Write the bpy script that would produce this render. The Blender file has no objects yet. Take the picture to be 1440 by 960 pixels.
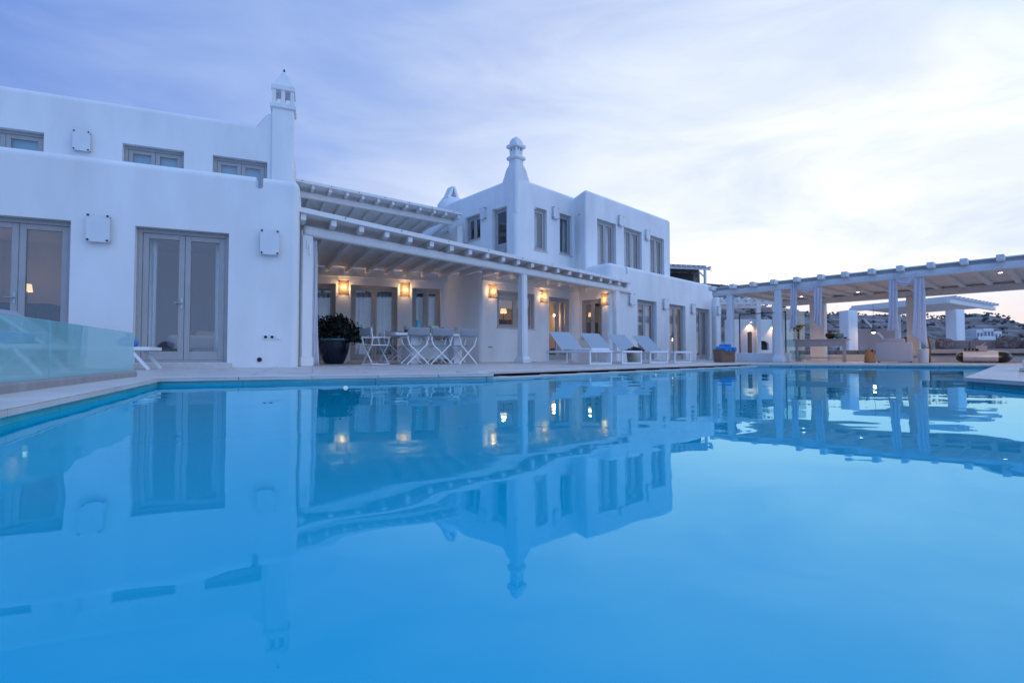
import bpy, bmesh, random
from math import *
from mathutils import Vector, Matrix, noise
random.seed(4)
S = bpy.context.scene
COL = S.collection
# ------------------------------------------------------------------ camera model
FPX, HOR, CZ = 694.0, 500.0, 0.207
TILT = atan((HOR-480)/FPX)
def ray(px, py):
    x = (px-720)/FPX; y = (480-py)/FPX
    return Vector((x, cos(TILT)-y*sin(TILT), sin(TILT)+y*cos(TILT)))
def gp(px, Y, z=0.0):            # floor point seen in column px at depth Y
    return Vector(((px-720)/FPX*Y, Y, z))
def zat(py, Y): return CZ+(HOR-py)/FPX*Y
class Fr:                        # a vertical facade plane: x along it, y into it, z up
    def __init__(s, o, az):
        s.o = Vector((o[0], o[1], 0)); a = radians(az); s.az = az
        s.u = Vector((sin(a), cos(a), 0)); s.i = Vector((-cos(a), sin(a), 0))
    def pt(s, t, d=0.0, z=0.0): return s.o+s.u*t+s.i*d+Vector((0, 0, z))
    def M(s, t=0.0, d=0.0, z=0.0):
        m = Matrix.Identity(4)
        p = s.pt(t, d, z)
        for r in range(3):
            m[r][0] = s.u[r]; m[r][1] = s.i[r]; m[r][2] = (0, 0, 1)[r]; m[r][3] = p[r]
        return m
    def hit(s, px, py, d=0.0):   # (t, z) where the sight line meets the plane set back by d
        r = ray(px, py); n = s.i; q = s.pt(0, d)
        k = n.dot(q)/n.dot(r); p = r*k
        return (Vector((p.x, p.y, 0))-q).dot(s.u), CZ+p.z
    def back(s, d): return Fr(s.pt(0, d), s.az)
FA = Fr((-6.243, 8.117), 68.1)
FB = Fr((-4.332, 15.363), 68.1)
FC = Fr((-0.674, 16.075), 48)
FF = Fr((4.685, 18.315), 46)
FE = None
FP = Fr((8.535, 15.741), 139.0)          # pavilion front

# ------------------------------------------------------------------ materials
def newmat(name):
    m = bpy.data.materials.new(name); m.use_nodes = True
    nt = m.node_tree
    return m, nt, nt.nodes['Principled BSDF']
def mat(name, col, rough=0.6, var=0.08, scale=6.0, bump=0.0, bscale=40.0, metal=0.0, spec=0.5, sheen=0.0, detail=5.0, stretch=None):
    m, nt, b = newmat(name)
    b.inputs['Roughness'].default_value = rough; b.inputs['Metallic'].default_value = metal
    b.inputs['Specular IOR Level'].default_value = spec
    if sheen: b.inputs['Sheen Weight'].default_value = sheen
    tc = nt.nodes.new('ShaderNodeTexCoord'); vec = tc.outputs['Object']
    if stretch:
        mp = nt.nodes.new('ShaderNodeMapping'); mp.inputs['Scale'].default_value = stretch
        nt.links.new(vec, mp.inputs['Vector']); vec = mp.outputs['Vector']
    n = nt.nodes.new('ShaderNodeTexNoise'); n.inputs['Scale'].default_value = scale; n.inputs['Detail'].default_value = detail
    nt.links.new(vec, n.inputs['Vector'])
    r = nt.nodes.new('ShaderNodeValToRGB')
    r.color_ramp.elements[0].position = .3; r.color_ramp.elements[1].position = .7
    r.color_ramp.elements[0].color = [max(0, c*(1-var)) for c in col]+[1]
    r.color_ramp.elements[1].color = [min(1, c*(1+var)) for c in col]+[1]
    nt.links.new(n.outputs['Fac'], r.inputs['Fac']); nt.links.new(r.outputs['Color'], b.inputs['Base Color'])
    if bump:
        n2 = nt.nodes.new('ShaderNodeTexNoise'); n2.inputs['Scale'].default_value = bscale; n2.inputs['Detail'].default_value = 6
        nt.links.new(vec, n2.inputs['Vector'])
        bp = nt.nodes.new('ShaderNodeBump'); bp.inputs['Strength'].default_value = bump; bp.inputs['Distance'].default_value = .02
        nt.links.new(n2.outputs['Fac'], bp.inputs['Height']); nt.links.new(bp.outputs['Normal'], b.inputs['Normal'])
    return m
def emat(name, col, strength):
    m, nt, b = newmat(name)
    b.inputs['Base Color'].default_value = (*col, 1)
    b.inputs['Emission Color'].default_value = (*col, 1); b.inputs['Emission Strength'].default_value = strength
    return m
def glassmat(name, tint, ior, rough=0.0, extra=None, bump=0.0):
    m, nt, b = newmat(name); nt.nodes.remove(b)
    out = nt.nodes['Material Output']
    fr = nt.nodes.new('ShaderNodeFresnel'); fr.inputs['IOR'].default_value = ior
    tr = nt.nodes.new('ShaderNodeBsdfTransparent'); tr.inputs['Color'].default_value = (*tint, 1)
    gl = nt.nodes.new('ShaderNodeBsdfGlossy'); gl.inputs['Roughness'].default_value = rough
    mx = nt.nodes.new('ShaderNodeMixShader')
    base = tr.outputs['BSDF']
    if extra:
        df = nt.nodes.new('ShaderNodeBsdfDiffuse'); df.inputs['Color'].default_value = (*extra[0], 1)
        m2 = nt.nodes.new('ShaderNodeMixShader'); m2.inputs['Fac'].default_value = extra[1]
        nt.links.new(base, m2.inputs[1]); nt.links.new(df.outputs['BSDF'], m2.inputs[2]); base = m2.outputs['Shader']
    ge = nt.nodes.new('ShaderNodeNewGeometry'); iv = nt.nodes.new('ShaderNodeMath'); iv.operation = 'SUBTRACT'; iv.inputs[0].default_value = 1
    mu = nt.nodes.new('ShaderNodeMath'); mu.operation = 'MULTIPLY'
    nt.links.new(ge.outputs['Backfacing'], iv.inputs[1]); nt.links.new(iv.outputs[0], mu.inputs[0]); nt.links.new(fr.outputs['Fac'], mu.inputs[1])
    nt.links.new(mu.outputs[0], mx.inputs['Fac']); nt.links.new(base, mx.inputs[1]); nt.links.new(gl.outputs['BSDF'], mx.inputs[2])
    if bump:
        tc = nt.nodes.new('ShaderNodeTexCoord')
        n = nt.nodes.new('ShaderNodeTexNoise'); n.inputs['Scale'].default_value = 1.3; n.inputs['Detail'].default_value = 1
        nt.links.new(tc.outputs['Object'], n.inputs['Vector'])
        bp = nt.nodes.new('ShaderNodeBump'); bp.inputs['Strength'].default_value = bump; bp.inputs['Distance'].default_value = .02
        nt.links.new(n.outputs['Fac'], bp.inputs['Height'])
        nt.links.new(bp.outputs['Normal'], gl.inputs['Normal']); nt.links.new(bp.outputs['Normal'], fr.inputs['Normal'])
    nt.links.new(mx.outputs['Shader'], out.inputs['Surface'])
    return m
PLASTER = mat('white plaster', (.75, .75, .75), .88, .075, 1.5, .30, 6, spec=.2, stretch=(1, 1, .35), detail=8)
WOODW = mat('white painted wood', (.72, .71, .70), .55, .06, 5, .12, 30, stretch=(1, 6, 6))
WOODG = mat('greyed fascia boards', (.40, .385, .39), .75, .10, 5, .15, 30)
CEIL = mat('whitewashed boards', (.74, .71, .69), .7, .08, 4, .1, 30)
TAUPE = mat('taupe painted frames', (.37, .36, .36), .5, .05, 5, .05, 40)
STONE = mat('pale sill stone', (.55, .52, .50), .7, .08, 12, .05)
DECK = mat('travertine deck', (.60, .555, .525), .55, .12, 1.6, .08, 60)
COPING = mat('pale coping stone', (.60, .56, .53), .6, .12, 3, .06, 80)
KERB = mat('grey concrete', (.30, .29, .30), .8, .12, 8, .15, 60)
METALW = mat('white lacquered metal', (.80, .80, .81), .35, .02, 9)
MESHG = mat('pale grey sling mesh', (.36, .40, .44), .8, .05, 60, .15, 220)
CANVAS = mat('grey canvas', (.27, .28, .31), .9, .08, 25, .2, 150, sheen=.2)
TABLEW = mat('white table stone', (.78, .78, .78), .4, .03, 3)
BLUE = mat('bright blue terry towel', (.004, .23, .62), .95, .15, 30, .5, 160, sheen=.3)
GLAZE = mat('dark blue glazed ceramic', (.005, .011, .028), .14, .5, 4, .03, 20)
TEALG = mat('teal glazed rim', (.03, .20, .24), .2, .25, 9)
LEAF = mat('dark shrub leaves', (.018, .027, .019), .55, .5, 3)
BARK = mat('shrub stem', (.10, .07, .05), .9, .2, 20, .3)
SOIL = mat('potting soil', (.05, .035, .03), 1, .3, 30, .5)
WICK = mat('woven brown wicker', (.30, .17, .115), .8, .35, 55, .8, 90, stretch=(1, 1, 3))
STRAW = mat('woven straw', (.55, .25, .085), .8, .35, 45, .8, 90, stretch=(1, 1, 3))
CREAMW = mat('woven cream rope', (.52, .51, .44), .85, .25, 40, .7, 80, stretch=(1, 1, 3))
CLOTH = mat('white voile', (.84, .84, .87), .95, .03, 8, .1, 90, sheen=.2)
VOILE = mat('sheer white voile', (.86, .86, .90), .95, .03, 8, .1, 90)
_n = VOILE.node_tree; _t = _n.nodes.new('ShaderNodeBsdfTranslucent'); _t.inputs['Color'].default_value = (.9, .9, .94, 1)
_m = _n.nodes.new('ShaderNodeMixShader'); _m.inputs['Fac'].default_value = .5
_n.links.new(_n.nodes['Principled BSDF'].outputs[0], _m.inputs[1]); _n.links.new(_t.outputs[0], _m.inputs[2]); _n.links.new(_m.outputs[0], _n.nodes['Material Output'].inputs['Surface'])
CURT = mat('cream inner curtain', (.80, .78, .74), .95, .04, 6, .05, 60)
GREYF = mat('taupe upholstery', (.46, .42, .43), .95, .07, 30, .2, 170, sheen=.2)
SEATF = mat('grey seat cushion', (.60, .56, .56), .95, .06, 30, .2, 170)
ARMF = mat('beige upholstery', (.62, .58, .57), .9, .05, 20, .15, 170)
FUR = mat('grey fur', (.32, .29, .30), 1, .6, 16, 1, 60)
BLUEG = mat('blue grey cushion', (.19, .21, .26), .95, .08, 20, .2, 150)
DARKW = mat('dark timber', (.075, .055, .05), .6, .25, 14, .1, 40)
BLACKP = mat('charcoal lacquer', (.018, .022, .022), .25, .2, 5)
PEBW = mat('white pebble lacquer', (.72, .72, .72), .3, .02, 4)
CONSOLE = mat('washed beige wood', (.62, .56, .53), .7, .12, 6, .1, 30, stretch=(1, 8, 8))
POTD = mat('dark aubergine pottery', (.045, .035, .04), .55, .3, 9, .1, 40)
POTG = mat('sea green pottery', (.20, .36, .34), .5, .18, 8, .1, 40)
POTV = mat('dark green vase glaze', (.02, .05, .045), .25, .3, 9)
PETAL = mat('pale yellow petals', (.62, .50, .28), .8, .3, 20)
REDF = mat('dark red leaves', (.10, .018, .022), .6, .4, 20)
LAMPM = mat('grey enamel', (.07, .075, .085), .4, .2, 9)
STUD = mat('dark steel stud', (.05, .05, .055), .35, .1, 9, metal=.8)
PLATEO = mat('frosted unlit glass', (.66, .68, .70), .25, .03, 5)
STEEL = mat('brushed steel', (.45, .45, .45), .35, .1, 20, metal=1)
SOCK = mat('white plastic', (.75, .75, .76), .4, .02, 9)
DARK = mat('black rubber and shaded gaps', (.012, .012, .013), .6, .1, 9)
POOLT = mat('blue pool mosaic', (.002, .66, .90), .5, .06, 40)
POOLW = mat('pale blue pool wall', (.03, .82, .95), .5, .05, 40)  # pale blue, brightened to stand in for underwater lamp glow
ROCK = mat('dry stone', (.20, .185, .18), 1, .5, 2.2, 1, 3)
FLOORI = mat('interior floor', (.45, .40, .36), .5, .06, 3)
BLIND = mat('pale teal roller blind', (.30, .52, .58), .85, .04, 6, .05, 60)
BEDF = mat('white bed linen', (.75, .74, .74), .95, .03, 5, .3, 7)
BROWNW = mat('brown wood', (.16, .085, .05), .6, .3, 9, .1, 30, stretch=(6, 6, 1))
TERRAC = mat('soft pink render', (.56, .44, .41), .9, .05, 1.5, .1, 20)
SOOT = mat('soot black hearth', (.016, .016, .018), .9, .3, 8)
TEALC = mat('teal glassware', (.03, .30, .38), .2, .1, 8)
LIME = mat('pale lime candle box', (.42, .46, .24), .5, .05, 8)
PANE = glassmat('window glass', (.88, .91, .94), 2.25)
DRINKG = glassmat('drinking glass', (.88, .92, .94), 1.6)
SCREEN = glassmat('green tinted glass', (.70, .86, .86), 1.45, .0, ((.42, .74, .78), .42))  # green tint; diffuse share stands in for bright sky reflected in the glass
SCREEN2 = glassmat('clear screen glass', (.90, .94, .95), 1.45)
SCREEN3 = glassmat('pale green screen glass', (.72, .86, .86), 1.45, .0, ((.40, .58, .60), .25))
BULB = emat('warm bulb', (1, .72, .42), 14)
SPOTE = emat('warm spotlight lens', (1, .80, .60), 9)
POOLE = emat('cool pool lamp lens', (.85, .97, 1), 4)
SHADEE = emat('warm lampshade', (1, .62, .30), 1.6)
def translucent():
    m, nt, b = newmat('frosted lit glass'); nt.nodes.remove(b)
    out = nt.nodes['Material Output']
    t = nt.nodes.new('ShaderNodeBsdfTranslucent'); t.inputs['Color'].default_value = (.82, .63, .40, 1)
    d = nt.nodes.new('ShaderNodeBsdfDiffuse'); d.inputs['Color'].default_value = (.6, .6, .6, 1)
    n = nt.nodes.new('ShaderNodeTexNoise'); n.inputs['Scale'].default_value = 30
    bp = nt.nodes.new('ShaderNodeBump'); bp.inputs['Strength'].default_value = .1
    nt.links.new(n.outputs['Fac'], bp.inputs['Height']); nt.links.new(bp.outputs['Normal'], d.inputs['Normal'])
    a = nt.nodes.new('ShaderNodeMixShader'); a.inputs['Fac'].default_value = .35
    nt.links.new(t.outputs[0], a.inputs[1]); nt.links.new(d.outputs[0], a.inputs[2])
    x = nt.nodes.new('ShaderNodeBsdfTransparent'); y = nt.nodes.new('ShaderNodeMixShader'); y.inputs['Fac'].default_value = .09
    nt.links.new(a.outputs[0], y.inputs[1]); nt.links.new(x.outputs[0], y.inputs[2]); nt.links.new(y.outputs[0], out.inputs['Surface'])
    return m
PLATEL = translucent()
def watermat():
    m, nt, b = newmat('pool water surface'); nt.nodes.remove(b)
    N = nt.nodes.new; L = nt.links.new
    out = nt.nodes['Material Output']
    tc = N('ShaderNodeTexCoord')
    mp = N('ShaderNodeMapping'); mp.inputs['Scale'].default_value = (.9, 1.5, 1); mp.inputs['Rotation'].default_value = (0, 0, radians(-20))
    L(tc.outputs['Object'], mp.inputs['Vector'])
    n1 = N('ShaderNodeTexNoise'); n1.inputs['Scale'].default_value = 1.1; n1.inputs['Detail'].default_value = 1.5
    n2 = N('ShaderNodeTexNoise'); n2.inputs['Scale'].default_value = 4.5; n2.inputs['Detail'].default_value = 1
    L(mp.outputs['Vector'], n1.inputs['Vector']); L(mp.outputs['Vector'], n2.inputs['Vector'])
    ad = N('ShaderNodeMath'); ad.operation = 'MULTIPLY_ADD'; ad.inputs[1].default_value = .16
    L(n2.outputs['Fac'], ad.inputs[0]); L(n1.outputs['Fac'], ad.inputs[2])
    bp = N('ShaderNodeBump'); bp.inputs['Strength'].default_value = .16; bp.inputs['Distance'].default_value = .028
    L(ad.outputs[0], bp.inputs['Height'])
    fr = N('ShaderNodeFresnel'); fr.inputs['IOR'].default_value = 1.75; L(bp.outputs['Normal'], fr.inputs['Normal'])
    gl = N('ShaderNodeBsdfGlossy'); gl.inputs['Roughness'].default_value = .012; gl.inputs['Color'].default_value = (.45, .86, 1, 1); L(bp.outputs['Normal'], gl.inputs['Normal'])
    tr = N('ShaderNodeBsdfTransparent'); tr.inputs['Color'].default_value = (.80, 1, 1, 1)
    df = N('ShaderNodeBsdfDiffuse'); df.inputs['Color'].default_value = (0, .55, .80, 1)
    tb = N('ShaderNodeMixShader'); tb.inputs['Fac'].default_value = .72; L(tr.outputs[0], tb.inputs[1]); L(df.outputs[0], tb.inputs[2])
    mx = N('ShaderNodeMixShader'); L(fr.outputs[0], mx.inputs['Fac']); L(tb.outputs[0], mx.inputs[1]); L(gl.outputs[0], mx.inputs[2])
    L(mx.outputs[0], out.inputs['Surface'])
    return m
WATER = watermat()

# ------------------------------------------------------------------ mesh helpers
class MB:
    def __init__(s): s.b = bmesh.new()
    def box(s, x0, x1, y0, y1, z0, z1, M=None, bev=0.0, seg=2):
        r = bmesh.ops.create_cube(s.b, size=1)
        vs = r['verts']
        for v in vs:
            v.co = Vector((x0+(v.co.x+.5)*(x1-x0), y0+(v.co.y+.5)*(y1-y0), z0+(v.co.z+.5)*(z1-z0)))
        if bev:
            es = list({e for v in vs for e in v.link_edges})
            g = bmesh.ops.bevel(s.b, geom=es, offset=bev, segments=seg, affect='EDGES', profile=.5)
            vs = list({v for f in g['faces'] for v in f.verts} | {v for v in vs if v.is_valid})
        if M is not None:
            for v in vs: v.co = M @ v.co
        return s
    def prism(s, poly, z0, z1, M=None):
        lo = [s.b.verts.new((p[0], p[1], z0)) for p in poly]; hi = [s.b.verts.new((p[0], p[1], z1)) for p in poly]
        n = len(poly)
        s.b.faces.new(lo[::-1]); s.b.faces.new(hi)
        for i in range(n): s.b.faces.new((lo[i], lo[(i+1) % n], hi[(i+1) % n], hi[i]))
        if M is not None:
            for v in lo+hi: v.co = M @ v.co
        bmesh.ops.recalc_face_normals(s.b, faces=s.b.faces[:])
        return s
    def loft(s, rings, cap=True):
        R = [[s.b.verts.new(p) for p in r] for r in rings]; n = len(R[0])
        for a, b in zip(R, R[1:]):
            for i in range(n): s.b.faces.new((a[i], a[(i+1) % n], b[(i+1) % n], b[i]))
        if cap: s.b.faces.new(R[0][::-1]); s.b.faces.new(R[-1])
        return s
    def lathe(s, prof, n=20, c=(0, 0, 0), sx=1, sy=1, cap=True):
        rings = [[(c[0]+r*cos(2*pi*i/n)*sx, c[1]+r*sin(2*pi*i/n)*sy, c[2]+z) for i in range(n)] for r, z in prof]
        return s.loft(rings, cap)
    def tube(s, pts, r, n=8, square=False):
        pts = [Vector(p) for p in pts]; rings = []
        if square: n = 4
        rr = r if isinstance(r, (list, tuple)) else [r]*len(pts)
        ref = None
        for k, p in enumerate(pts):
            d = (pts[min(k+1, len(pts)-1)]-pts[max(k-1, 0)]).normalized()
            if ref is None:
                ref = Vector((0, 0, 1)) if abs(d.z) < .9 else Vector((1, 0, 0))
            a = (ref-d*ref.dot(d)).normalized(); b = d.cross(a); ref = a
            o = pi/4 if square else 0
            q = rr[k]*(1.414 if square else 1)
            rings.append([p+(a*cos(2*pi*i/n+o)+b*sin(2*pi*i/n+o))*q for i in range(n)])
        return s.loft(rings)
    def grid(s, f, nu, nv):
        V = [[s.b.verts.new(f(i/nu, j/nv)) for i in range(nu+1)] for j in range(nv+1)]
        for j in range(nv):
            for i in range(nu): s.b.faces.new((V[j][i], V[j][i+1], V[j+1][i+1], V[j+1][i]))
        return s
    def ball(s, c, rx, ry=None, rz=None, sub=2, jit=0.0):
        ry = ry or rx; rz = rz or rx
        g = bmesh.ops.create_icosphere(s.b, subdivisions=sub, radius=1)
        for v in g['verts']:
            k = 1+jit*noise.noise(v.co*2.3+Vector(c)*3)
            v.co = Vector((c[0]+v.co.x*rx*k, c[1]+v.co.y*ry*k, c[2]+v.co.z*rz*k))
        return s
    def build(s, name, m, parent=None, M=None, smooth=False, bev=0.0, solid=0.0, seg=2):
        bmesh.ops.recalc_face_normals(s.b, faces=s.b.faces[:])
        me = bpy.data.meshes.new(name); s.b.to_mesh(me); s.b.free(); me.materials.append(m)
        if smooth:
            me.shade_smooth(); me.set_sharp_from_angle(angle=radians(40))
        o = bpy.data.objects.new(name, me); COL.objects.link(o)
        put(o, M, parent)
        if solid:
            q = o.modifiers.new('solid', 'SOLIDIFY'); q.thickness = solid; q.offset = 0
        if bev:
            q = o.modifiers.new('bev', 'BEVEL'); q.width = bev; q.segments = seg; q.limit_method = 'ANGLE'; q.angle_limit = radians(50)
        return o
WM = {}
def put(o, M, parent=None):
    M = M.copy() if M is not None else (WM[parent.name].copy() if parent else Matrix.Identity(4))
    WM[o.name] = M
    if parent:
        o.parent = parent; o.matrix_basis = WM[parent.name].inverted() @ M
    else: o.matrix_basis = M
def empty(name, M): 
    o = bpy.data.objects.new(name, None); COL.objects.link(o); o.empty_display_size = .2; put(o, M); return o
def tag(o, label=None, cat=None, group=None, kind=None):
    if label: o['label'] = label
    if cat: o['category'] = cat
    if group: o['group'] = group
    if kind: o['kind'] = kind
    return o
def T(p, rz=0.0, s=1.0): return Matrix.Translation(Vector(p)) @ Matrix.Rotation(rz, 4, 'Z') @ Matrix.Scale(s, 4)
def thing(name, label, cat, M, group=None): return tag(empty(name, M), label, cat, group)
def dup(root, M, label=None, group=None):
    r = root.copy(); COL.objects.link(r); WM[r.name] = M; r.matrix_basis = M
    if label: r['label'] = label
    if group: r['group'] = group
    for ch in list(root.children):
        c = ch.copy(); COL.objects.link(c); c.parent = r
        for g in ch.children:
            d = g.copy(); COL.objects.link(d); d.parent = c
    return r
def light(kind, p, e, col, size=.1, parent=None, name='lamp_light', rot=None, spot=None):
    l = bpy.data.lights.new(name, kind); l.energy = e; l.color = col
    if kind == 'POINT': l.shadow_soft_size = size
    if kind == 'SPOT': l.shadow_soft_size = size; l.spot_size = spot or 1.2; l.spot_blend = .6
    if kind == 'AREA': l.size = size
    o = bpy.data.objects.new(name, l); COL.objects.link(o)
    M = Matrix.Translation(Vector(p))
    if rot is not None: M = M @ rot.to_4x4()
    put(o, M, parent)
    return o
WARM = (1, .62, .32)

# ------------------------------------------------------------------ solids with rounded edges and cut openings
def solid(name, poly, z0, z1, parent, bev, cuts, m=PLASTER, seg=5, topbev=None):
    """plaster block: rounded prism, openings and rooms cut out of it"""
    b = bmesh.new()
    lo = [b.verts.new((p[0], p[1], z0)) for p in poly]; hi = [b.verts.new((p[0], p[1], z1)) for p in poly]
    n = len(poly)
    b.faces.new(lo[::-1]); b.faces.new(hi)
    for i in range(n): b.faces.new((lo[i], lo[(i+1) % n], hi[(i+1) % n], hi[i]))
    bmesh.ops.recalc_face_normals(b, faces=b.faces[:])
    if bev:
        es = [e for e in b.edges if not all(abs(v.co.z-z0) < 1e-6 for v in e.verts)]
        bmesh.ops.bevel(b, geom=es, offset=bev, segments=seg, affect='EDGES', profile=.5, clamp_overlap=True)
    me = bpy.data.meshes.new(name); b.to_mesh(me); b.free()
    o = bpy.data.objects.new(name, me); COL.objects.link(o)
    tmp = []
    for c in cuts:
        cm = bpy.data.meshes.new('cut'); c.b.to_mesh(cm); c.b.free()
        co = bpy.data.objects.new('cut', cm); COL.objects.link(co); tmp.append(co)
        q = o.modifiers.new('cut', 'BOOLEAN'); q.operation = 'DIFFERENCE'; q.object = co; q.solver = 'EXACT'
    if cuts:
        bpy.context.view_layer.update()
        dg = bpy.context.evaluated_depsgraph_get()
        me2 = bpy.data.meshes.new_from_object(o.evaluated_get(dg))
        o.modifiers.clear(); o.data = me2; bpy.data.meshes.remove(me); me2.name = name
        for t in tmp:
            d = t.data; bpy.data.objects.remove(t); bpy.data.meshes.remove(d)
    me = o.data; me.materials.clear(); me.materials.append(m)
    for p in me.polygons: p.material_index = 0
    me.shade_smooth(); me.set_sharp_from_angle(angle=radians(33))
    if parent: me.transform(WM[parent.name].inverted()); put(o, None, parent)
    else: put(o, None)
    q = o.modifiers.new('wn', 'WEIGHTED_NORMAL'); q.keep_sharp = True; q.weight = 90
    return o
def cutbox(fr, t0, t1, d0, d1, z0, z1): return MB().box(t0, t1, d0, d1, z0, z1, fr.M())

# ------------------------------------------------------------------ doors and windows
def opening(parent, fr, t0, t1, z0, z1, name='glass_door', leaves=2, setb=.13, sill=False, curtain=None, rail=.15, solidp=0.0, handle=True, fw=.07, label=None, blind=False):
    w, h = t1-t0-.004, z1-z0-.004
    M = fr.M(t0+.002, setb, z0+.002)
    f = MB()
    f.box(0, fw, 0, .09, 0, h); f.box(w-fw, w, 0, .09, 0, h); f.box(fw, w-fw, 0, .09, h-fw, h); f.box(fw, w-fw, 0, .09, 0, .035)
    d = f.build(name, TAUPE, parent, M, bev=.006)
    if label: d['label'] = label
    lw = (w-2*fw)/leaves; st = min(.085, lw*.22)
    for k in range(leaves):
        x0 = fw+lw*k+.003; x1 = x0+lw-.006; zb = .038; zt = h-fw-.003
        L = MB()
        L.box(x0, x0+st, .018, .07, zb, zt); L.box(x1-st, x1, .018, .07, zb, zt)
        L.box(x0+st, x1-st, .018, .07, zt-st, zt)
        zr = zb+(solidp if solidp else rail)
        if solidp:
            L.box(x0+st, x1-st, .03, .058, zb+.12, zr-.12); L.box(x0+st, x1-st, .018, .07, zr-.12, zr); L.box(x0+st, x1-st, .018, .07, zb, zb+.12)
        else: L.box(x0+st, x1-st, .018, .07, zb, zr)
        L.build('leaf', TAUPE, d, M, bev=.005)
        P = MB(); P.box(x0+st-.004, x1-st+.004, .043, .049, zr-.004, zt-st+.004); P.build('pane', PANE, d, M)
    if handle:
        H = MB(); hx = fw+lw*(1 if leaves > 1 else .9)-.035
        hz = min(1.02, h*.45)
        H.box(hx-.014, hx+.014, .008, .0175, hz-.09, hz+.09); H.tube([(hx, .01, hz), (hx, -.035, hz), (hx-.10, -.035, hz)], .009)
        H.build('handle', STEEL, d, M)
    if sill:
        s = MB(); s.box(-.05, w+.05, -setb-.035, -.003, -.045, -.004); s.build('sill', STONE, d, M, bev=.008)
    if blind:
        C = MB().box(fw+.004, w-fw-.004, .115, .12, .04, h-fw-.004); C.build('blind', BLIND, d, M)
    if curtain:
        for (a, b_, side) in curtain:
            xa, xb = fw+(w-2*fw)*a, fw+(w-2*fw)*b_
            nf = max(3, int((xb-xa)/.11)); ph = random.random()*6
            def fn(u, v, xa=xa, xb=xb, nf=nf, ph=ph): return (xa+(xb-xa)*u, .20+.028*sin(u*nf*2*pi+ph)*(.6+.4*v)+.01*sin(v*5+u*9), .02+(h-.05)*v)
            C = MB().grid(fn, nf*8, 6); C.build('curtain', CURT, d, M, smooth=True, solid=.004)
    return d
LAMPS = []
def wall_lamp(fr, t, z, label, lit=False, w=.31, h=.45, d=0.0, e=24.0):
    M = fr.M(t, d, z-h/2)
    r = thing('wall_lamp', label, 'wall lamp', M, 'lit square glass wall lamps' if lit else 'unlit square glass wall lamps')
    p = MB(); p.box(-w/2, w/2, -.102, -.092, 0, h); p.build('glass_plate', PLATEL if lit else PLATEO, r, M, bev=.003)
    for sx in (-1, 1):
        for zz in (.028, h-.028):
            q = MB(); x = sx*(w/2-.028)
            q.tube([(x, -.115, zz), (x, 0, zz)], .011, 10); q.ball((x, -.115, zz), .017, .012, .017)
            q.build('stud', STUD, r, M, smooth=True)
    q = MB(); q.box(-w*.32, w*.32, -.02, -.001, h*.2, h*.8); q.build('backplate', METALW, r, M, bev=.004)
    if lit:
        q = MB(); q.ball((0, -.05, h*.52), .022); q.build('bulb', BULB, r, M, smooth=True)
        light('POINT', M @ Vector((0, -.055, h*.52)), e, WARM, .03, r)
    return r

# ================================================================== SETTING: pool, deck, ground
ZW = -.055
pool = [(-1.91, 1.85), (-3.125, 4.363), (-.207, 5.536), (5.94, 11.93), (10.5, 10.66), (4.08, 4.43), (3.9, 3.72), (3.72, 2.9), (3.72, -1.3), (-.42, -1.3)]
PC = [Vector((x, y, 0)) for x, y in pool]
def offs(pts, d):
    n = len(pts); out = []
    for i in range(n):
        p0, p1, p2 = pts[i-1], pts[i], pts[(i+1) % n]
        a = (p1-p0).normalized(); b = (p2-p1).normalized()
        na = Vector((-a.y, a.x, 0)); nb = Vector((-b.y, b.x, 0))      # left of travel; ring is clockwise so left is outside
        k = (na+nb); k = k/max(.25, (1+na.dot(nb)))
        out.append(p1+k*d)
    return out
POUT = offs(PC, .0)
def ringmesh(outer, inner, z, name, m, thick=.05):
    b = bmesh.new()
    def loop(ps): 
        vs = [b.verts.new((p[0], p[1], z)) for p in ps]
        return [b.edges.new((vs[i], vs[(i+1) % len(vs)])) for i in range(len(vs))]
    es = loop(outer)+loop(inner)
    bmesh.ops.triangle_fill(b, use_beauty=True, use_dissolve=False, edges=es)
    g = bmesh.ops.extrude_face_region(b, geom=b.faces[:])
    for v in g['geom']:
        if isinstance(v, bmesh.types.BMVert): v.co.z -= thick
    bmesh.ops.recalc_face_normals(b, faces=b.faces[:])
    me = bpy.data.meshes.new(name); b.to_mesh(me); b.free(); me.materials.append(m)
    o = bpy.data.objects.new(name, me); COL.objects.link(o); put(o, None)
    return tag(o, kind='structure')
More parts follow.
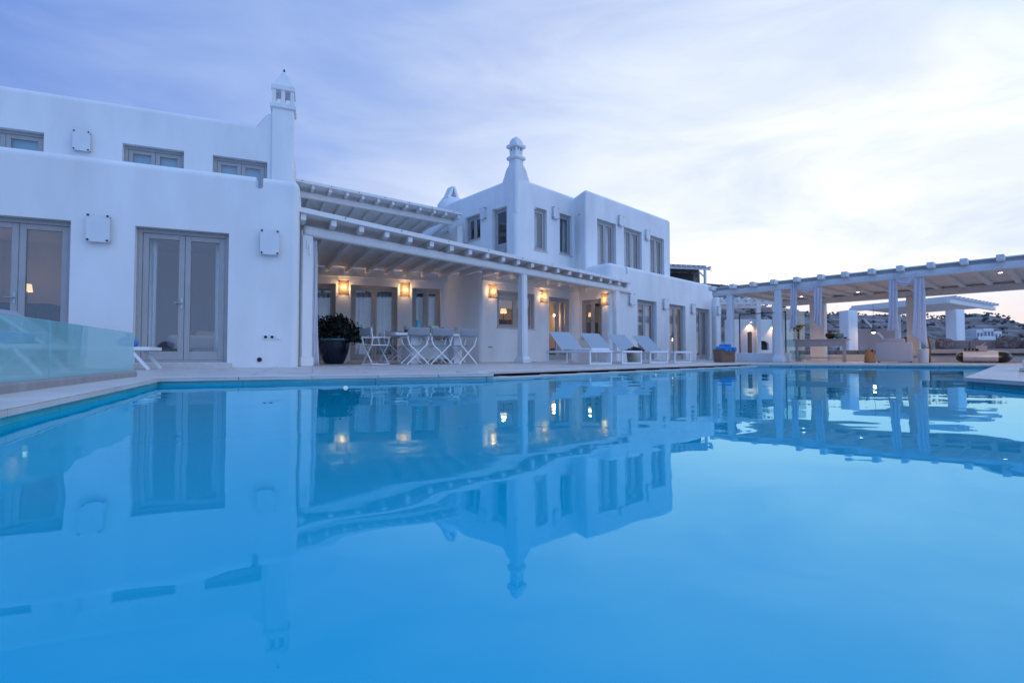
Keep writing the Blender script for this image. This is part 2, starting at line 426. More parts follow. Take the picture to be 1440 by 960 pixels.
# the slot edge (2->3) of the deck lies a little further back than the water
slot_u = (PC[3]-PC[2]).normalized(); slot_n = Vector((-slot_u.y, slot_u.x, 0))
SW = .30
dk = [p.copy() for p in PC]
inner = dk[:2]+[PC[2], PC[2]+slot_n*(SW+.25), PC[3]+slot_n*(SW+.25)-slot_u*.0, PC[3]]+dk[4:]
def deckmat():
    m, nt, b = newmat('travertine paving')
    N = nt.nodes.new; L = nt.links.new
    tc = N('ShaderNodeTexCoord'); mp = N('ShaderNodeMapping'); mp.inputs['Rotation'].default_value = (0, 0, radians(-22))
    L(tc.outputs['Object'], mp.inputs['Vector'])
    br = N('ShaderNodeTexBrick'); br.inputs['Scale'].default_value = 1.0; br.inputs['Brick Width'].default_value = 1.2; br.inputs['Row Height'].default_value = .6
    br.inputs['Mortar Size'].default_value = .008; br.inputs['Color1'].default_value = (.60, .555, .53, 1); br.inputs['Color2'].default_value = (.55, .51, .49, 1); br.inputs['Mortar'].default_value = (.24, .22, .22, 1)
    L(mp.outputs[0], br.inputs['Vector'])
    n = N('ShaderNodeTexNoise'); n.inputs['Scale'].default_value = 3; n.inputs['Detail'].default_value = 8; L(mp.outputs[0], n.inputs['Vector'])
    mx = N('ShaderNodeMix'); mx.data_type = 'RGBA'; mx.blend_type = 'MULTIPLY'; mx.inputs['Factor'].default_value = 1
    r = N('ShaderNodeValToRGB'); r.color_ramp.elements[0].position = .3; r.color_ramp.elements[0].color = (.78, .77, .76, 1); r.color_ramp.elements[1].position = .65; r.color_ramp.elements[1].color = (1.08, 1.06, 1.05, 1)
    L(n.outputs['Fac'], r.inputs['Fac']); L(br.outputs['Color'], mx.inputs['A']); L(r.outputs[0], mx.inputs['B']); L(mx.outputs['Result'], b.inputs['Base Color'])
    b.inputs['Roughness'].default_value = .5
    return m
ringmesh([(-26, -20), (-26, 31), (34, 31), (34, -20)], inner, 0, 'pool_deck', deckmat(), .12)
# coping along the near edges of the pool (not along the slot)
def strip(p, q, n, w, z0, z1, ext0=0.0, ext1=0.0):
    u = (q-p).normalized(); a = p-u*ext0; c = q+u*ext1
    return [(a.x, a.y), (c.x, c.y), (c.x+n.x*w, c.y+n.y*w), (a.x+n.x*w, a.y+n.y*w)]
CPO = offs(PC, .32)
cp = MB()
for i in (9, 0, 1, 3, 4, 5, 6):
    j = (i+1) % 10
    a, b_, c, d = PC[i], PC[j], CPO[j], CPO[i]
    if i == 1: c = PC[2]+Vector((-(PC[2]-PC[1]).normalized().y, (PC[2]-PC[1]).normalized().x, 0))*.32
    if i == 3: d = PC[3]+Vector((-(PC[4]-PC[3]).normalized().y, (PC[4]-PC[3]).normalized().x, 0))*.32
    # overhang of 2 cm towards the water
    mid = (a+b_)/2; nn = Vector((-(b_-a).normalized().y, (b_-a).normalized().x, 0))
    segs = max(1, int((b_-a).length/.62))
    for k in range(segs):
        f0, f1 = k/segs, (k+1)/segs; g = .0025/(b_-a).length
        P0 = a.lerp(b_, f0+g)-nn*.02; P1 = a.lerp(b_, f1-g)-nn*.02; Q1 = d.lerp(c, f1-g); Q0 = d.lerp(c, f0+g)
        cp.prism([(p.x, p.y) for p in (P0, P1, Q1, Q0)], .0045, .012)
        cp.prism([(p.x, p.y) for p in (P0, P1, P1+nn*.018, P0+nn*.018)], -.022, .004)
tag(cp.build('pool_coping', COPING, bev=.003), kind='structure')
# overflow slot: channel coloured black for the shade inside, white lip, short bridges
ch = MB()
ch.prism(strip(PC[2], PC[3], slot_n, SW+.24, 0, 0), -.22, -.16)
sb = slot_n*(SW+.10); ch.prism(strip(PC[2]+sb+slot_u*.01, PC[3]+sb-slot_u*.01, slot_n, .13, 0, 0), -.158, -.0135)
tag(ch.build('overflow_channel', DARK), kind='structure')
lip = MB(); lip.prism(strip(PC[2], PC[3], slot_n, .07, 0, 0), -.15, -.035)
for k in range(11):
    q = PC[2]+slot_u*(.3+.83*k)
    lip.prism([(p.x, p.y) for p in (q+slot_n*.07, q+slot_u*.05+slot_n*.07, q+slot_u*.05+slot_n*(SW-.003), q+slot_n*(SW-.003))], -.10, -.036)
tag(lip.build('pool_lip', COPING, bev=.004), kind='structure')
dl = MB(); dl.prism([(p.x, p.y) for p in (PC[2]+slot_n*(SW-.05), PC[3]+slot_n*(SW-.05), PC[3]+slot_n*(SW+.35), PC[2]+slot_n*(SW+.35))], -.012, .018)
tag(dl.build('deck_edge', COPING, bev=.004), kind='structure')
# basin
bs = MB(); z1 = -.022
n = len(pool)
v0 = [bs.b.verts.new((p.x, p.y, z1 if i not in (2, 3) else -.05)) for i, p in enumerate(PC)]; v1 = [bs.b.verts.new((p.x, p.y, -2.4)) for p in PC]
for i in range(n): bs.b.faces.new((v0[i], v0[(i+1) % n], v1[(i+1) % n], v1[i]))
tag(bs.build('pool_wall', POOLW), kind='structure')
fl = MB(); fl.b.faces.new([fl.b.verts.new((p.x, p.y, -2.399)) for p in PC])
tag(fl.build('pool_floor', POOLT), kind='structure')
wt = MB(); wt.b.faces.new([wt.b.verts.new((p.x, p.y, ZW)) for p in offs(PC, -.001)])
wo = wt.build('pool_water', WATER)
if wo.data.polygons[0].normal.z < 0: wo.data.flip_normals()
tag(wo, kind='structure')
# underwater lamps
def pool_lamp(p, inward, label, e):
    a = atan2(inward.y, inward.x)+pi/2           # local -y points inward
    M = T((p.x, p.y, -.115), a)
    r = thing('pool_lamp', label, 'pool lamp', M, 'underwater lamps in the pool walls')
    q = MB(); q.tube([(0, -.004, 0), (0, -.03, 0)], .022, 20); q.build('lens', POOLE, r, M)
    q = MB(); q.tube([(0, -.003, 0), (0, -.016, 0)], .03, 20); q.build('bezel', STEEL, r, M)
def inn(i): 
    u = (PC[(i+1) % n]-PC[i]).normalized(); return Vector((u.y, -u.x, 0))
PE = 170
pool_lamp(PC[1].lerp(PC[2], .50), inn(1), 'underwater pool lamp glowing below the coping under the potted shrub', PE)
pool_lamp(PC[2].lerp(PC[3], .42), inn(2), 'underwater pool lamp glowing in front of the flower pot and sun loungers', PE)
pool_lamp(PC[3].lerp(PC[4], .45), inn(3), 'underwater pool lamp glowing below the pavilion console table', PE)

# terrain
RIDGE = [(-9000, 494, 300), (0, 486, 300), (300, 478, 250), (600, 440, 90), (900, 402, 60), (985, 398, 55), (1030, 402, 55), (1062, 424, 70), (1125, 437, 100), (1195, 440, 120), (1290, 442, 150), (1345, 445, 240), (1362, 441, 250), (1371, 438, 250), (1385, 441, 250), (1398, 441, 250), (1419, 448, 260), (1440, 453, 270), (1600, 474, 300), (2600, 492, 320), (99999, 497, 320)]
def ridge(px):
    for (a, ya, ra), (b, yb, rb) in zip(RIDGE, RIDGE[1:]):
        if a <= px <= b:
            k = (px-a)/(b-a); return ya+(yb-ya)*k, ra+(rb-ra)*k
    return 497, 320
def terr(phi, rho):
    if abs(phi) > 86:                       # behind the camera the land falls to the sea
        return -.35-28*min(1, max(0, (rho-26)/120))
    px = 720+FPX*tan(radians(phi)); y, rr = ridge(px)
    Y = rr*cos(radians(phi)); zr = CZ+(HOR-y)/FPX*Y
    if rho <= 31: z = -.35
    else:
        k = (rho-31)/(rr-31)
        z = -.35+(zr+.35)*(k**(.9+1.6*min(1, max(0, (px-1100)/240))) if k < 1 else max(.2, 1-.5*(k-1)))
        p = Vector((rho*sin(radians(phi)), rho*cos(radians(phi)), 0))
        z += min(1, max(0, k))*(noise.noise(p*.05)*rr*.012+noise.noise(p*.17)*rr*.004)*(0.35 if abs(k-1) < .15 else 1)
        w = 2.1                              # dry-stone terraces
        zz = z/w; fr_ = zz-floor(zz)
        if k < .93: z = z*.45+.55*w*(floor(zz)+min(1, max(0, (fr_-.75)/.25)))
    fall = max(0, (abs(phi)-70)/16)
    return z*(1-fall)+(-.35-28*min(1, max(0, (rho-26)/120)))*fall
phis = [-180+4*i for i in range(24)]+[-84+3*i for i in range(28)]+[.9*i for i in range(56)]+[50+3*i for i in range(13)]+[89+4*i for i in range(23)]
phis = sorted(set(phis)); rhos = [17, 24, 30]+[31+1.6*i for i in range(30)]+[80*1.06**i for i in range(24)]+[350, 500, 900, 2000, 3500]
tm = MB(); V = [[tm.b.verts.new((r*sin(radians(f)), r*cos(radians(f)), terr(f, r))) for f in phis] for r in rhos]
for j in range(len(rhos)-1):
    for i in range(len(phis)):
        k = (i+1) % len(phis); tm.b.faces.new((V[j][i], V[j][k], V[j+1][k], V[j+1][i]))
def hillmat():
    m, nt, b = newmat('dry scrub hillside')
    N = nt.nodes.new; L = nt.links.new
    tc = N('ShaderNodeTexCoord')
    n1 = N('ShaderNodeTexNoise'); n1.inputs['Scale'].default_value = .16; n1.inputs['Detail'].default_value = 9; n1.inputs['Roughness'].default_value = .7; L(tc.outputs['Object'], n1.inputs['Vector'])
    r = N('ShaderNodeValToRGB'); e = r.color_ramp.elements
    e[0].position = .38; e[0].color = (.125, .12, .125, 1); e[1].position = .62; e[1].color = (.235, .215, .215, 1)
    x = r.color_ramp.elements.new(.5); x.color = (.18, .165, .165, 1)
    mp = N('ShaderNodeMapping'); mp.inputs['Scale'].default_value = (.12, .12, 2.6); L(tc.outputs['Object'], mp.inputs['Vector'])
    n2 = N('ShaderNodeTexNoise'); n2.inputs['Scale'].default_value = .8; n2.inputs['Detail'].default_value = 6; L(mp.outputs[0], n2.inputs['Vector'])
    r2 = N('ShaderNodeValToRGB'); r2.color_ramp.elements[0].position = .44; r2.color_ramp.elements[0].color = (.7, .7, .7, 1); r2.color_ramp.elements[1].position = .6; r2.color_ramp.elements[1].color = (1.5, 1.47, 1.47, 1)
    L(n2.outputs['Fac'], r2.inputs['Fac']); L(n1.outputs['Fac'], r.inputs['Fac'])
    mx = N('ShaderNodeMix'); mx.data_type = 'RGBA'; mx.blend_type = 'MULTIPLY'; mx.inputs['Factor'].default_value = 1
    L(r.outputs[0], mx.inputs['A']); L(r2.outputs[0], mx.inputs['B']); L(mx.outputs['Result'], b.inputs['Base Color'])
    b.inputs['Roughness'].default_value = 1; b.inputs['Specular IOR Level'].default_value = .1
    bp = N('ShaderNodeBump'); bp.inputs['Strength'].default_value = .8; bp.inputs['Distance'].default_value = .6
    L(n1.outputs['Fac'], bp.inputs['Height']); L(bp.outputs[0], b.inputs['Normal'])
    return m
tag(tm.build('terrain', hillmat(), smooth=True), kind='structure')
sea = MB(); sea.lathe([(60, -20), (6000, -20.0)], 64, cap=False)
sm = mat('dusk sea', (.03, .06, .09), .15, .2, .02, .3, .4); tag(sea.build('sea', sm), kind='structure')
# scrub on the hills
sc = MB()
for k in range(380):
    px = random.uniform(945, 1470); phi = degrees(atan((px-720)/FPX)); y, rr = ridge(px)
    f = random.random(); rho = 36+(rr-36)*f
    if random.random() < .25: rho = rr*random.uniform(.97, 1.0)
    s = random.uniform(.003, .009)*rho*(.35 if rho > rr*.96 else .7)
    c = Vector((rho*sin(radians(phi)), rho*cos(radians(phi)), terr(phi, rho)))
    for q in range(5):
        p = c+Vector((random.gauss(0, s), random.gauss(0, s), abs(random.gauss(0, s*.45))))
        sc.ball(p, s*.55, s*.55, s*.42, 1, .9)
tag(sc.build('scrub', mat('hill scrub', (.11, .108, .105), 1, .45, .5, .6, 6)), 'low dark scrub bushes and boulders scattered over the terraced hillside', 'scrub', kind='stuff')

# ================================================================== LEFT WING
WING = thing('villa_wing', 'white two storey plaster wing with tall double glass doors beside the pool', 'house', T(FA.pt(-2, 4)))
Aend = 2.494
D2 = (0.0, 1.362); D1r = FA.hit(98, 380)[0]; D1m = FA.hit(18, 380)[0]; D1 = (2*D1m-D1r, D1r)
ZD0, ZD1 = .09, 2.357
cuts = [cutbox(FA, D1[0], D1[1], -.5, .6, ZD0, ZD1), cutbox(FA, D2[0], D2[1], -.5, .6, ZD0, ZD1),
        cutbox(FA, -3.6, 2.0, .34, 4.4, .085, 2.75),
        cutbox(FA, -8.6, Aend-.34, .34, 9.6, 3.0, 4.5)]
sl0, sl1 = FA.hit(359.5, 258)[0], FA.hit(370, 258)[0]; slz = FA.hit(365, 265)[1]
nb = MB(); nb.box(sl0, sl1, -.5, .6, slz, 4.5, FA.M(), bev=.04, seg=3); cuts.append(nb)
ZA = FA.hit(355, 247)[1]+.012
solid('wall', [FA.pt(-9)[:2], FA.pt(Aend)[:2], FA.pt(Aend, 10)[:2], FA.pt(-9, 10)[:2]], -.1, ZA, WING, .13, cuts)
q = MB(); q.box(-3.59, 1.99, .2, 4.39, .05, .088, FA.M()); q.build('floor', FLOORI, WING, T((0, 0, 0)))
for a, b_ in (D1, D2):
    q = MB(); q.box(a-.05, b_+.07, -.12, .13, -.02, .086, FA.M()); q.build('threshold', STONE, WING, T((0, 0, 0)), bev=.01)
opening(WING, FA, *D1, ZD0, ZD1, curtain=[(.0, .10, 0), (.93, 1, 0)])
opening(WING, FA, *D2, ZD0, ZD1, curtain=[(0.0, .13, 0), (.86, 1, 0)])
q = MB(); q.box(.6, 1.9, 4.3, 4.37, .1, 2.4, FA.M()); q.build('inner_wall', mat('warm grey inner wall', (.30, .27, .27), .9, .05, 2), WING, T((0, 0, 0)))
# upper floor, set back
SB = 3.7; FA2 = FA.back(SB)
h0 = FA2.hit(0, 119); h1 = FA2.hit(372, 177); ZA2 = (h0[1]+h1[1])/2+.02
tc0, tc1 = FA2.hit(382, 200)[0], FA2.hit(413, 200)[0]
wins = []
for (a, b_, y) in ((-60, 62, 186), (172, 259, 208), (299, 376, 226)):
    t0, t1 = FA2.hit(a, y)[0], FA2.hit(b_, y)[0]; wins.append((t0, t1))
ZW1 = FA2.hit(215, 208)[1]+.02
cuts = [cutbox(FA2, a, b_, -.5, .5, 3.15, ZW1) for a, b_ in wins]+[cutbox(FA2, -3.2, tc1-.4, .3, 4.0, 3.1, ZA2-.5)]
solid('upper_wall', [FA2.pt(-8.5)[:2], FA2.pt(tc1-.03)[:2], FA2.pt(tc1-.03, 5.5)[:2], FA2.pt(-8.5, 5.5)[:2]], 2.9, ZA2, WING, .14, cuts)
for a, b_ in wins: opening(WING, FA2, a, b_, 3.15, ZW1, 'window', blind=True, handle=False)
# parapet sweep up to the chimney
sw = MB(); ts = FA2.hit(352, 180)[0]; zc = FA2.hit(380, 158)[1]
prof = []
for k in range(13):
    f = k/12; prof.append((ts+(tc0-ts)*f, ZA2-.10+(zc-ZA2+.10)*(.5-.5*cos(pi*min(1, f*1.05)))))
def swf(z): return z
lo = []
rings = []
for (tt, zz) in prof+[(tc0+.05, zc)]:
    rings.append([FA2.pt(tt, -.002+dd, z_) for dd, z_ in ((0.006, ZA2-.5), (.006, zz-.09), (.05, zz-.02), (.14, zz), (.30, zz-.02), (.34, zz-.09), (.34, ZA2-.5))])
sw.loft(rings); sw.build('parapet', PLASTER, WING, T((0, 0, 0)), smooth=True)
# chimney on the wing
cw = tc1-tc0; zs1 = FA2.hit(398, 152)[1]; FCH = FA2
M0 = FCH.M(tc0, -.06, 0)
CH = MB(); CH.box(0, cw, 0, cw, 2.95, zs1, bev=.03, seg=3); chim = CH.build('chimney', PLASTER, WING, M0, smooth=True)
zz = lambda py: FA2.hit(399, py)[1]
a0, a1, a2, a3 = zz(153.5), zz(148.5), zz(129), zz(122)
q = MB(); q.box(-.045, cw+.045, -.045, cw+.045, a0-.02, a1, bev=.015); q.box(-.02, cw+.02, -.02, cw+.02, a2, a3, bev=.012)
q.build('slab', PLASTER, chim, M0)
q = MB(); pw = cw*.17
for i in range(3):
    for j in range(3):
        if i == 1 and j == 1: continue
        x = i*(cw-pw)/2; y = j*(cw-pw)/2
        q.box(x, x+pw, y, y+pw, a1-.01, a2+.01)
for k in range(2):                        # rounded feet of the openings
    for side in range(4):
        x0 = pw+k*(cw-pw)/2; x1 = x0+(cw-3*pw)/2
        pr = [(x0, 0), (x0, .16)]+[(x0+(x1-x0)*(.5-.5*cos(pi*i/8)), .16-.13*sin(pi*i/8)) for i in range(1, 8)]+[(x1, .16), (x1, 0)]
        def P(x, z, d, side=side):
            return ((x, d, a1+z), (cw-d, x, a1+z), (x, cw-d, a1+z), (d, x, a1+z))[side]
        q.loft([[P(x, z, .02) for x, z in pr], [P(x, z, pw-.02) for x, z in pr]])
q.build('lantern', PLASTER, chim, M0)
q = MB(); zt = FA2.back(cw/2).hit(399, 104)[1]
q.loft([[(cw/2+sx*s, cw/2+sy*s, z) for sx, sy in ((-1, -1), (1, -1), (1, 1), (-1, 1))] for s, z in ((cw*.50, a3-.01), (cw*.27, a3+(zt-a3)*.45), (.03, zt))])
q.build('cap', PLASTER, chim, M0)
q = MB(); q.loft([[(cw/2+sx*s, cw/2+sy*s, z) for sx, sy in ((-1, -1), (1, -1), (1, 1), (-1, 1))] for s, z in ((.045, zt-.06), (.008, zt+.09))]); q.build('finial', DARK, chim, M0)

# ================================================================== MAIN HOUSE
HOUSE = thing('villa_house', 'white plaster main villa with an upper storey tower and covered terraces', 'house', T((0, 21, 0)))
Btl = -4.2; Bend = FB.hit(627, 440)[0]
Ccor = FC.hit(676, 440)[0]; Cin = FC.hit(814, 440)[0]
pB0, pB1 = FB.pt(Btl), FB.pt(Bend); pC0, pC1 = FC.pt(Ccor), FC.pt(Cin)
FE = Fr(pC1, 138); FE.o = pC1                                  # wall E comes forward from the inner corner
_n = Vector((.695, -.719, 0)); Eend = (Vector((4.685, 18.315, 0))-pC1).dot(_n)/FE.u.dot(_n)-.46; pE1 = FE.pt(Eend)
FF = Fr(pE1, 46); Fend = FF.hit(1004.5, 440)[0]
FD = Fr(pB1, degrees(atan2((pC0-pB1).x, (pC0-pB1).y)))
ZH = 2.95
# openings on B
zB = FB.hit(525, 401.5)[1]
bdo = [(FB.hit(472, 440)[0]-1.45, FB.hit(472, 440)[0]), (FB.hit(493, 440)[0], FB.hit(559, 440)[0]), (FB.hit(579.6, 440)[0], FB.hit(620, 440)[0])]
cuts = [cutbox(FB, a, b_, -.5, .6, .06, zB) for a, b_ in bdo]
cuts.append(cutbox(FB, Btl+.4, Bend-.25, .34, 3.2, .055, 2.6))
cwi = (FC.hit(699, 430)[0], FC.hit(752, 430)[0]); cz0, cz1 = FC.hit(725, 461)[1], FC.hit(725, 410.5)[1]
cdo = (FC.hit(772, 440)[0], FC.hit(803.5, 440)[0]); cdz = FC.hit(790, 419)[1]
cuts += [cutbox(FC, *cwi, -.5, .6, cz0, cz1), cutbox(FC, *cdo, -.5, .6, .05, cdz), cutbox(FC, Ccor+.3, Cin-.1, .33, 3.6, .045, 2.6)]
hb = FB.pt(Btl, 9)
solid('wall', [p[:2] for p in (pB0, pB1, pC0, pC1+FC.u*.5, pC1+FC.u*.5+FC.i*7, hb)], -.1, ZH, HOUSE, .09, cuts)
opening(HOUSE, FB, *bdo[0], .06, zB, curtain=[(.05, .95, 0)])
opening(HOUSE, FB, *bdo[1], .06, zB, curtain=[(.03, .97, 0)])
opening(HOUSE, FB, *bdo[2], .06, zB, curtain=[(.0, .25, 0), (.55, .97, 0)])
opening(HOUSE, FC, *cwi, cz0, cz1, 'window', sill=True, rail=.07, setb=.07)
opening(HOUSE, FC, *cdo, .05, cdz, curtain=[(.82, 1, 0)])
# F block with E side
edo = (FE.hit(817, 450)[0], FE.hit(846, 450)[0]); ez0, ez1 = FE.hit(832, 475.5)[1], FE.hit(832, 421)[1]
fdo = [(FF.hit(a, 450)[0], FF.hit(b_, 450)[0]) for a, b_ in ((896.5, 923.5), (941.5, 964), (979, 998))]
zF = FF.hit(978, 432.5)[1]
ZFP = (FF.hit(940, 386)[1]+FF.hit(1000, 401)[1])/2
cuts = [cutbox(FE, *edo, -.5, .6, ez0, ez1), cutbox(FE, edo[0]-1.1, edo[1]+.1, .32, 2.6, .5, 2.6)]
cuts += [cutbox(FF, a, b_, -.5, .6, .05, zF) for a, b_ in fdo]+[cutbox(FF, fdo[0][0]-.15, Fend-.35, .33, 4.0, .045, 2.6)]
fs0, fs1 = FF.hit(880, 378)[0], FF.hit(882.5, 378)[0]
nb = MB(); nb.box(fs0, fs1, -.5, .28, FF.hit(881, 385)[1], 4.5, FF.M()); cuts.append(nb)
solid('front_wall', [p[:2] for p in (pC1, pE1, FF.pt(Fend), FF.pt(Fend, 6), FE.pt(0)+FF.i*4.5+FF.u*-.1)], -.1, ZFP, HOUSE, .16, cuts)
opening(HOUSE, FE, *edo, ez0, ez1, 'window', sill=True, rail=.07, setb=.07)
opening(HOUSE, FF, *fdo[0], .05, zF, curtain=[(.2, .45, 0), (.55, 1, 0)])
opening(HOUSE, FF, *fdo[1], .05, zF, curtain=[(0, .5, 0), (.62, .8, 0)])
opening(HOUSE, FF, *fdo[2], .05, zF, curtain=[(0, .48, 0), (.55, 1, 0)])
for fr, (a, b_), z_ in [(FF, fdo[0], .048), (FF, fdo[1], .048), (FF, fdo[2], .048), (FC, cdo, .048)]+[(FB, x, .058) for x in bdo]:
    q = MB(); q.box(a-.05, b_+.05, -.06, .12, -.02, z_, fr.M()); q.build('threshold', STONE, HOUSE, T((0, 0, 0)), bev=.006)
# upper storey
pG = Vector((.175-.03, 17.31, 0))
FG2 = Fr(pG, 45.5); FG1 = Fr(pG, 138); 
G1l = FG1.hit(584, 300)[0]
g2e = FG2.hit(807, 300)[0]
g3o = Vector((3.337, 19.153, 0)); FG3 = Fr(g3o, 46.5)
g3a, g3b = FG3.hit(823, 300)[0], FG3.hit(943.5, 320)[0]
ZG = FG3.hit(823, 265)[1]+.01; ZG2 = FG2.hit(800, 267.5)[1]
def wins_on(fr, lst): return [(fr.hit(a, y)[0], fr.hit(b_, y)[0]) for a, b_, y in lst]
w2 = wins_on(FG2, [(751.5, 769, 310), (787, 804, 320)]); w2z = [(FG2.hit(760, 352)[1], FG2.hit(760, 293)[1]), (FG2.hit(796, 358)[1], FG2.hit(796, 302)[1])]
w3 = wins_on(FG3, [(840, 866.5, 340), (877.5, 902.5, 350), (914, 934, 355)]); w3z = FG3.hit(853, 311)[1]
w1 = wins_on(FG1, [(654, 675.5, 320), (692, 712.5, 320)]); z1a = (FG1.hit(665, 338)[1], FG1.hit(665, 303)[1]); z1b = (3.05, FG1.hit(703, 291)[1])
cuts = [cutbox(FG2, *w2[0], -.5, .6, *w2z[0]), cutbox(FG2, *w2[1], -.5, .6, *w2z[1])]
cuts += [cutbox(FG3, a, b_, -.5, .6, 3.0, w3z) for a, b_ in w3]
cuts += [cutbox(FG1, *w1[0], -.5, .5, *z1a), cutbox(FG1, *w1[1], -.5, .5, *z1b)]
cuts += [cutbox(FG2, .35, g2e-.1, .33, 3.0, 2.98, 5.9), cutbox(FG3, w3[0][0]-.2, g3b-.4, .33, 3.2, 2.97, 5.9), cutbox(FG1, G1l+.5, -.35, .33, 1.9, 2.96, 5.88)]
gp3 = FG3.pt(g3a)
g2p = FG2.pt(g2e)
poly = [FG1.pt(G1l), pG, g2p, gp3, FG3.pt(g3b), FG3.pt(g3b, 6), FG1.pt(G1l)+FG2.i*.5+FG2.u*4.0]
solid('upper_wall', [p[:2] for p in poly], 2.6, ZG, HOUSE, .16, cuts)
for k in range(2): opening(HOUSE, FG2, *w2[k], *w2z[k], 'window', leaves=1, sill=True, rail=.07, setb=.09, curtain=[(.0, .62, 0)] if k == 0 else [(.7, 1, 0)], handle=False)
for k in range(3): opening(HOUSE, FG3, *w3[k], 3.0, w3z, 'glass_door', curtain=[(0, .46, 0), (.53, .9, 0)], setb=.1)
opening(HOUSE, FG1, *w1[0], *z1a, 'window', leaves=2, sill=True, rail=.07, handle=False)
opening(HOUSE, FG1, *w1[1], *z1b, 'glass_door', leaves=1, solidp=1.25)
# tower chimney, on the corner
def sq(c, fr, s, z): return [c+fr.u*(a*s)+fr.i*(b*s)+Vector((0, 0, z)) for a, b in ((-1, -1), (1, -1), (1, 1), (-1, 1))]
cc = pG+FG2.u*.2+FG2.i*.2
YC = cc.y
Z = lambda py: zat(py, YC-.15)*1.003
tcm = MB()
def sq8(s, z, r=.05):
    pts = []
    for a, b, (d0, d1) in ((-1, -1, ((0, 1), (1, 0))), (1, -1, ((-1, 0), (0, 1))), (1, 1, ((0, -1), (-1, 0))), (-1, 1, ((1, 0), (0, -1)))):
        for da, db in (d0, d1): pts.append(cc+FG2.u*(a*s+da*r)+FG2.i*(b*s+db*r)+Vector((0, 0, z)))
    return pts
R2 = []
for sz, y in ((.56, 285), (.50, 262), (.44, 256.5), (.395, 251.5), (.355, 246), (.32, 240.7), (.295, 236), (.272, 232.8), (.24, 230.5), (.213, 228.7), (.19, 228)):
    sh = max(0, sz-.2)+.03; R2.append([p+(FG2.u+FG2.i)*sh for p in sq8(sz, Z(y))])
tcm.loft(R2)
tcm.loft([[p+(FG2.u+FG2.i)*.011 for p in sq8(.206, z_)] for z_ in (5.3, Z(232), Z(226), Z(220.5))])
tch = tcm.build('chimney', PLASTER, HOUSE, T((0, 0, 0)), smooth=True)
q = MB(); q.loft([sq8(.235, Z(221.5), .02), sq8(.252, Z(220.6), .02), sq8(.252, Z(217.6), .02), sq8(.24, Z(216.8), .02)])
q.loft([sq8(.245, Z(204.2), .02), sq8(.258, Z(203), .02), sq8(.258, Z(200.6), .02), sq8(.235, Z(199.4), .02)])
q.build('slab', PLASTER, tch, T((0, 0, 0)), smooth=True)
q = MB(); q.loft([sq8(.172, Z(217.2), .015), sq8(.172, Z(209), .015)])
for a in (-1, 0, 1):
    for b in (-1, 0, 1):
        if a == 0 and b == 0: continue
        c2 = cc+FG2.u*(a*.135)+FG2.i*(b*.135)
        q.loft([[c2+FG2.u*(i*.036)+FG2.i*(j*.036)+Vector((0, 0, z)) for i, j in ((-1, -1), (1, -1), (1, 1), (-1, 1))] for z in (Z(209.1), Z(203.8))])
q.build('lantern', PLASTER, tch, T((0, 0, 0)))
q = MB(); q.loft([sq8(s, Z(y), min(.05, s*.4)) for s, y in ((.20, 199.6), (.195, 197), (.175, 194), (.145, 191.6), (.10, 189.6), (.05, 188.2), (.015, 187.0))])
q.build('cap', PLASTER, tch, T((0, 0, 0)), smooth=True)
# small vent chimney on a domed roof behind the tower's far end
vp = Vector(((634-720)/FPX*21.3, 21.3, 0)); FV = Fr(vp, 50)
q = MB(); q.lathe([(.62, zat(300, 21.3)), (.6, zat(288, 21.3)), (.48, zat(282, 21.3)), (.2, zat(279, 21.3))], 24, c=(vp.x, vp.y, 0)); vent = q.build('vent_chimney', PLASTER, HOUSE, T((0, 0, 0)), smooth=True)
q = MB(); zb = zat(279.5, 21.3); zt = zat(261.5, 21.3); hh = zt-zb
q.box(-.34, .34, -.26, .26, zb-.05, zb+.07, FV.M(), bev=.03)
for s in (-1, 1):
    q.loft([[FV.M() @ Vector(v) for v in ((s*.30, y, zb+.06), (s*.14, y, zb+.06), (s*.01-.0*s, y, zt-.10), (s*.0, y, zt), (s*.08, y, zt))] for y in (-.2, .2)])
q.build('cowl', PLASTER, vent, T((0, 0, 0)), bev=.02)
# back wall and roof edge of the upper terrace
FH = Fr((-6.651, 14.982), 52.46)
q = MB(); q.box(-2.5, 5.9, 3.6, 3.9, 2.8, 5.5, FH.M()); q.build('terrace_wall', PLASTER, HOUSE, T((0, 0, 0)))

# ================================================================== PERGOLAS
RD = Vector((-.47, .883, 0))
def seg_hit(p, d, a, b):
    e = b-a; den = d.x*e.y-d.y*e.x
    if abs(den) < 1e-9: return None
    w = a-p; t = (w.x*e.y-w.y*e.x)/den; k = (w.x*d.y-w.y*d.x)/den
    return t if t > 0 and -1e-6 <= k <= 1+1e-6 else None
WALLS = [(pB0, pB1), (pB1, pC0), (pC0, pC1), (pC1, pE1)]
def reach(p, d, lim=9):
    h = [x for x in (seg_hit(p, d, a, b) for a, b in WALLS) if x]
    return min(h+[lim])
FI = Fr((-3.966, 9.179), 42.38)
LI = FI.hit(887, 395)[0]
PERG = thing('lower_pergola', 'long white timber pergola roof over the dining terrace with rafter tips showing', 'pergola', T(FI.pt(0, 0)))
ID = T((0, 0, 0))
zr0, zr1 = 2.765, 2.905
nraf = int((LI-.1)/.612)+1
ends = []
for k in range(nraf):
    p = FI.pt(.06+.612*k)
    L_ = max(.6, reach(p, RD)+.0); a = p+RD*.03; e = p+RD*(L_-.012)
    sd = Vector((RD.y, -RD.x, 0))*.052
    q = MB(); q.loft([[x+sd+Vector((0, 0, zr0)), x-sd+Vector((0, 0, zr0)), x-sd+Vector((0, 0, zr1)), x+sd+Vector((0, 0, zr1))] for x in (a, e)])
    q.build('rafter', WOODW, PERG, ID, bev=.008)
    ends.append(e)
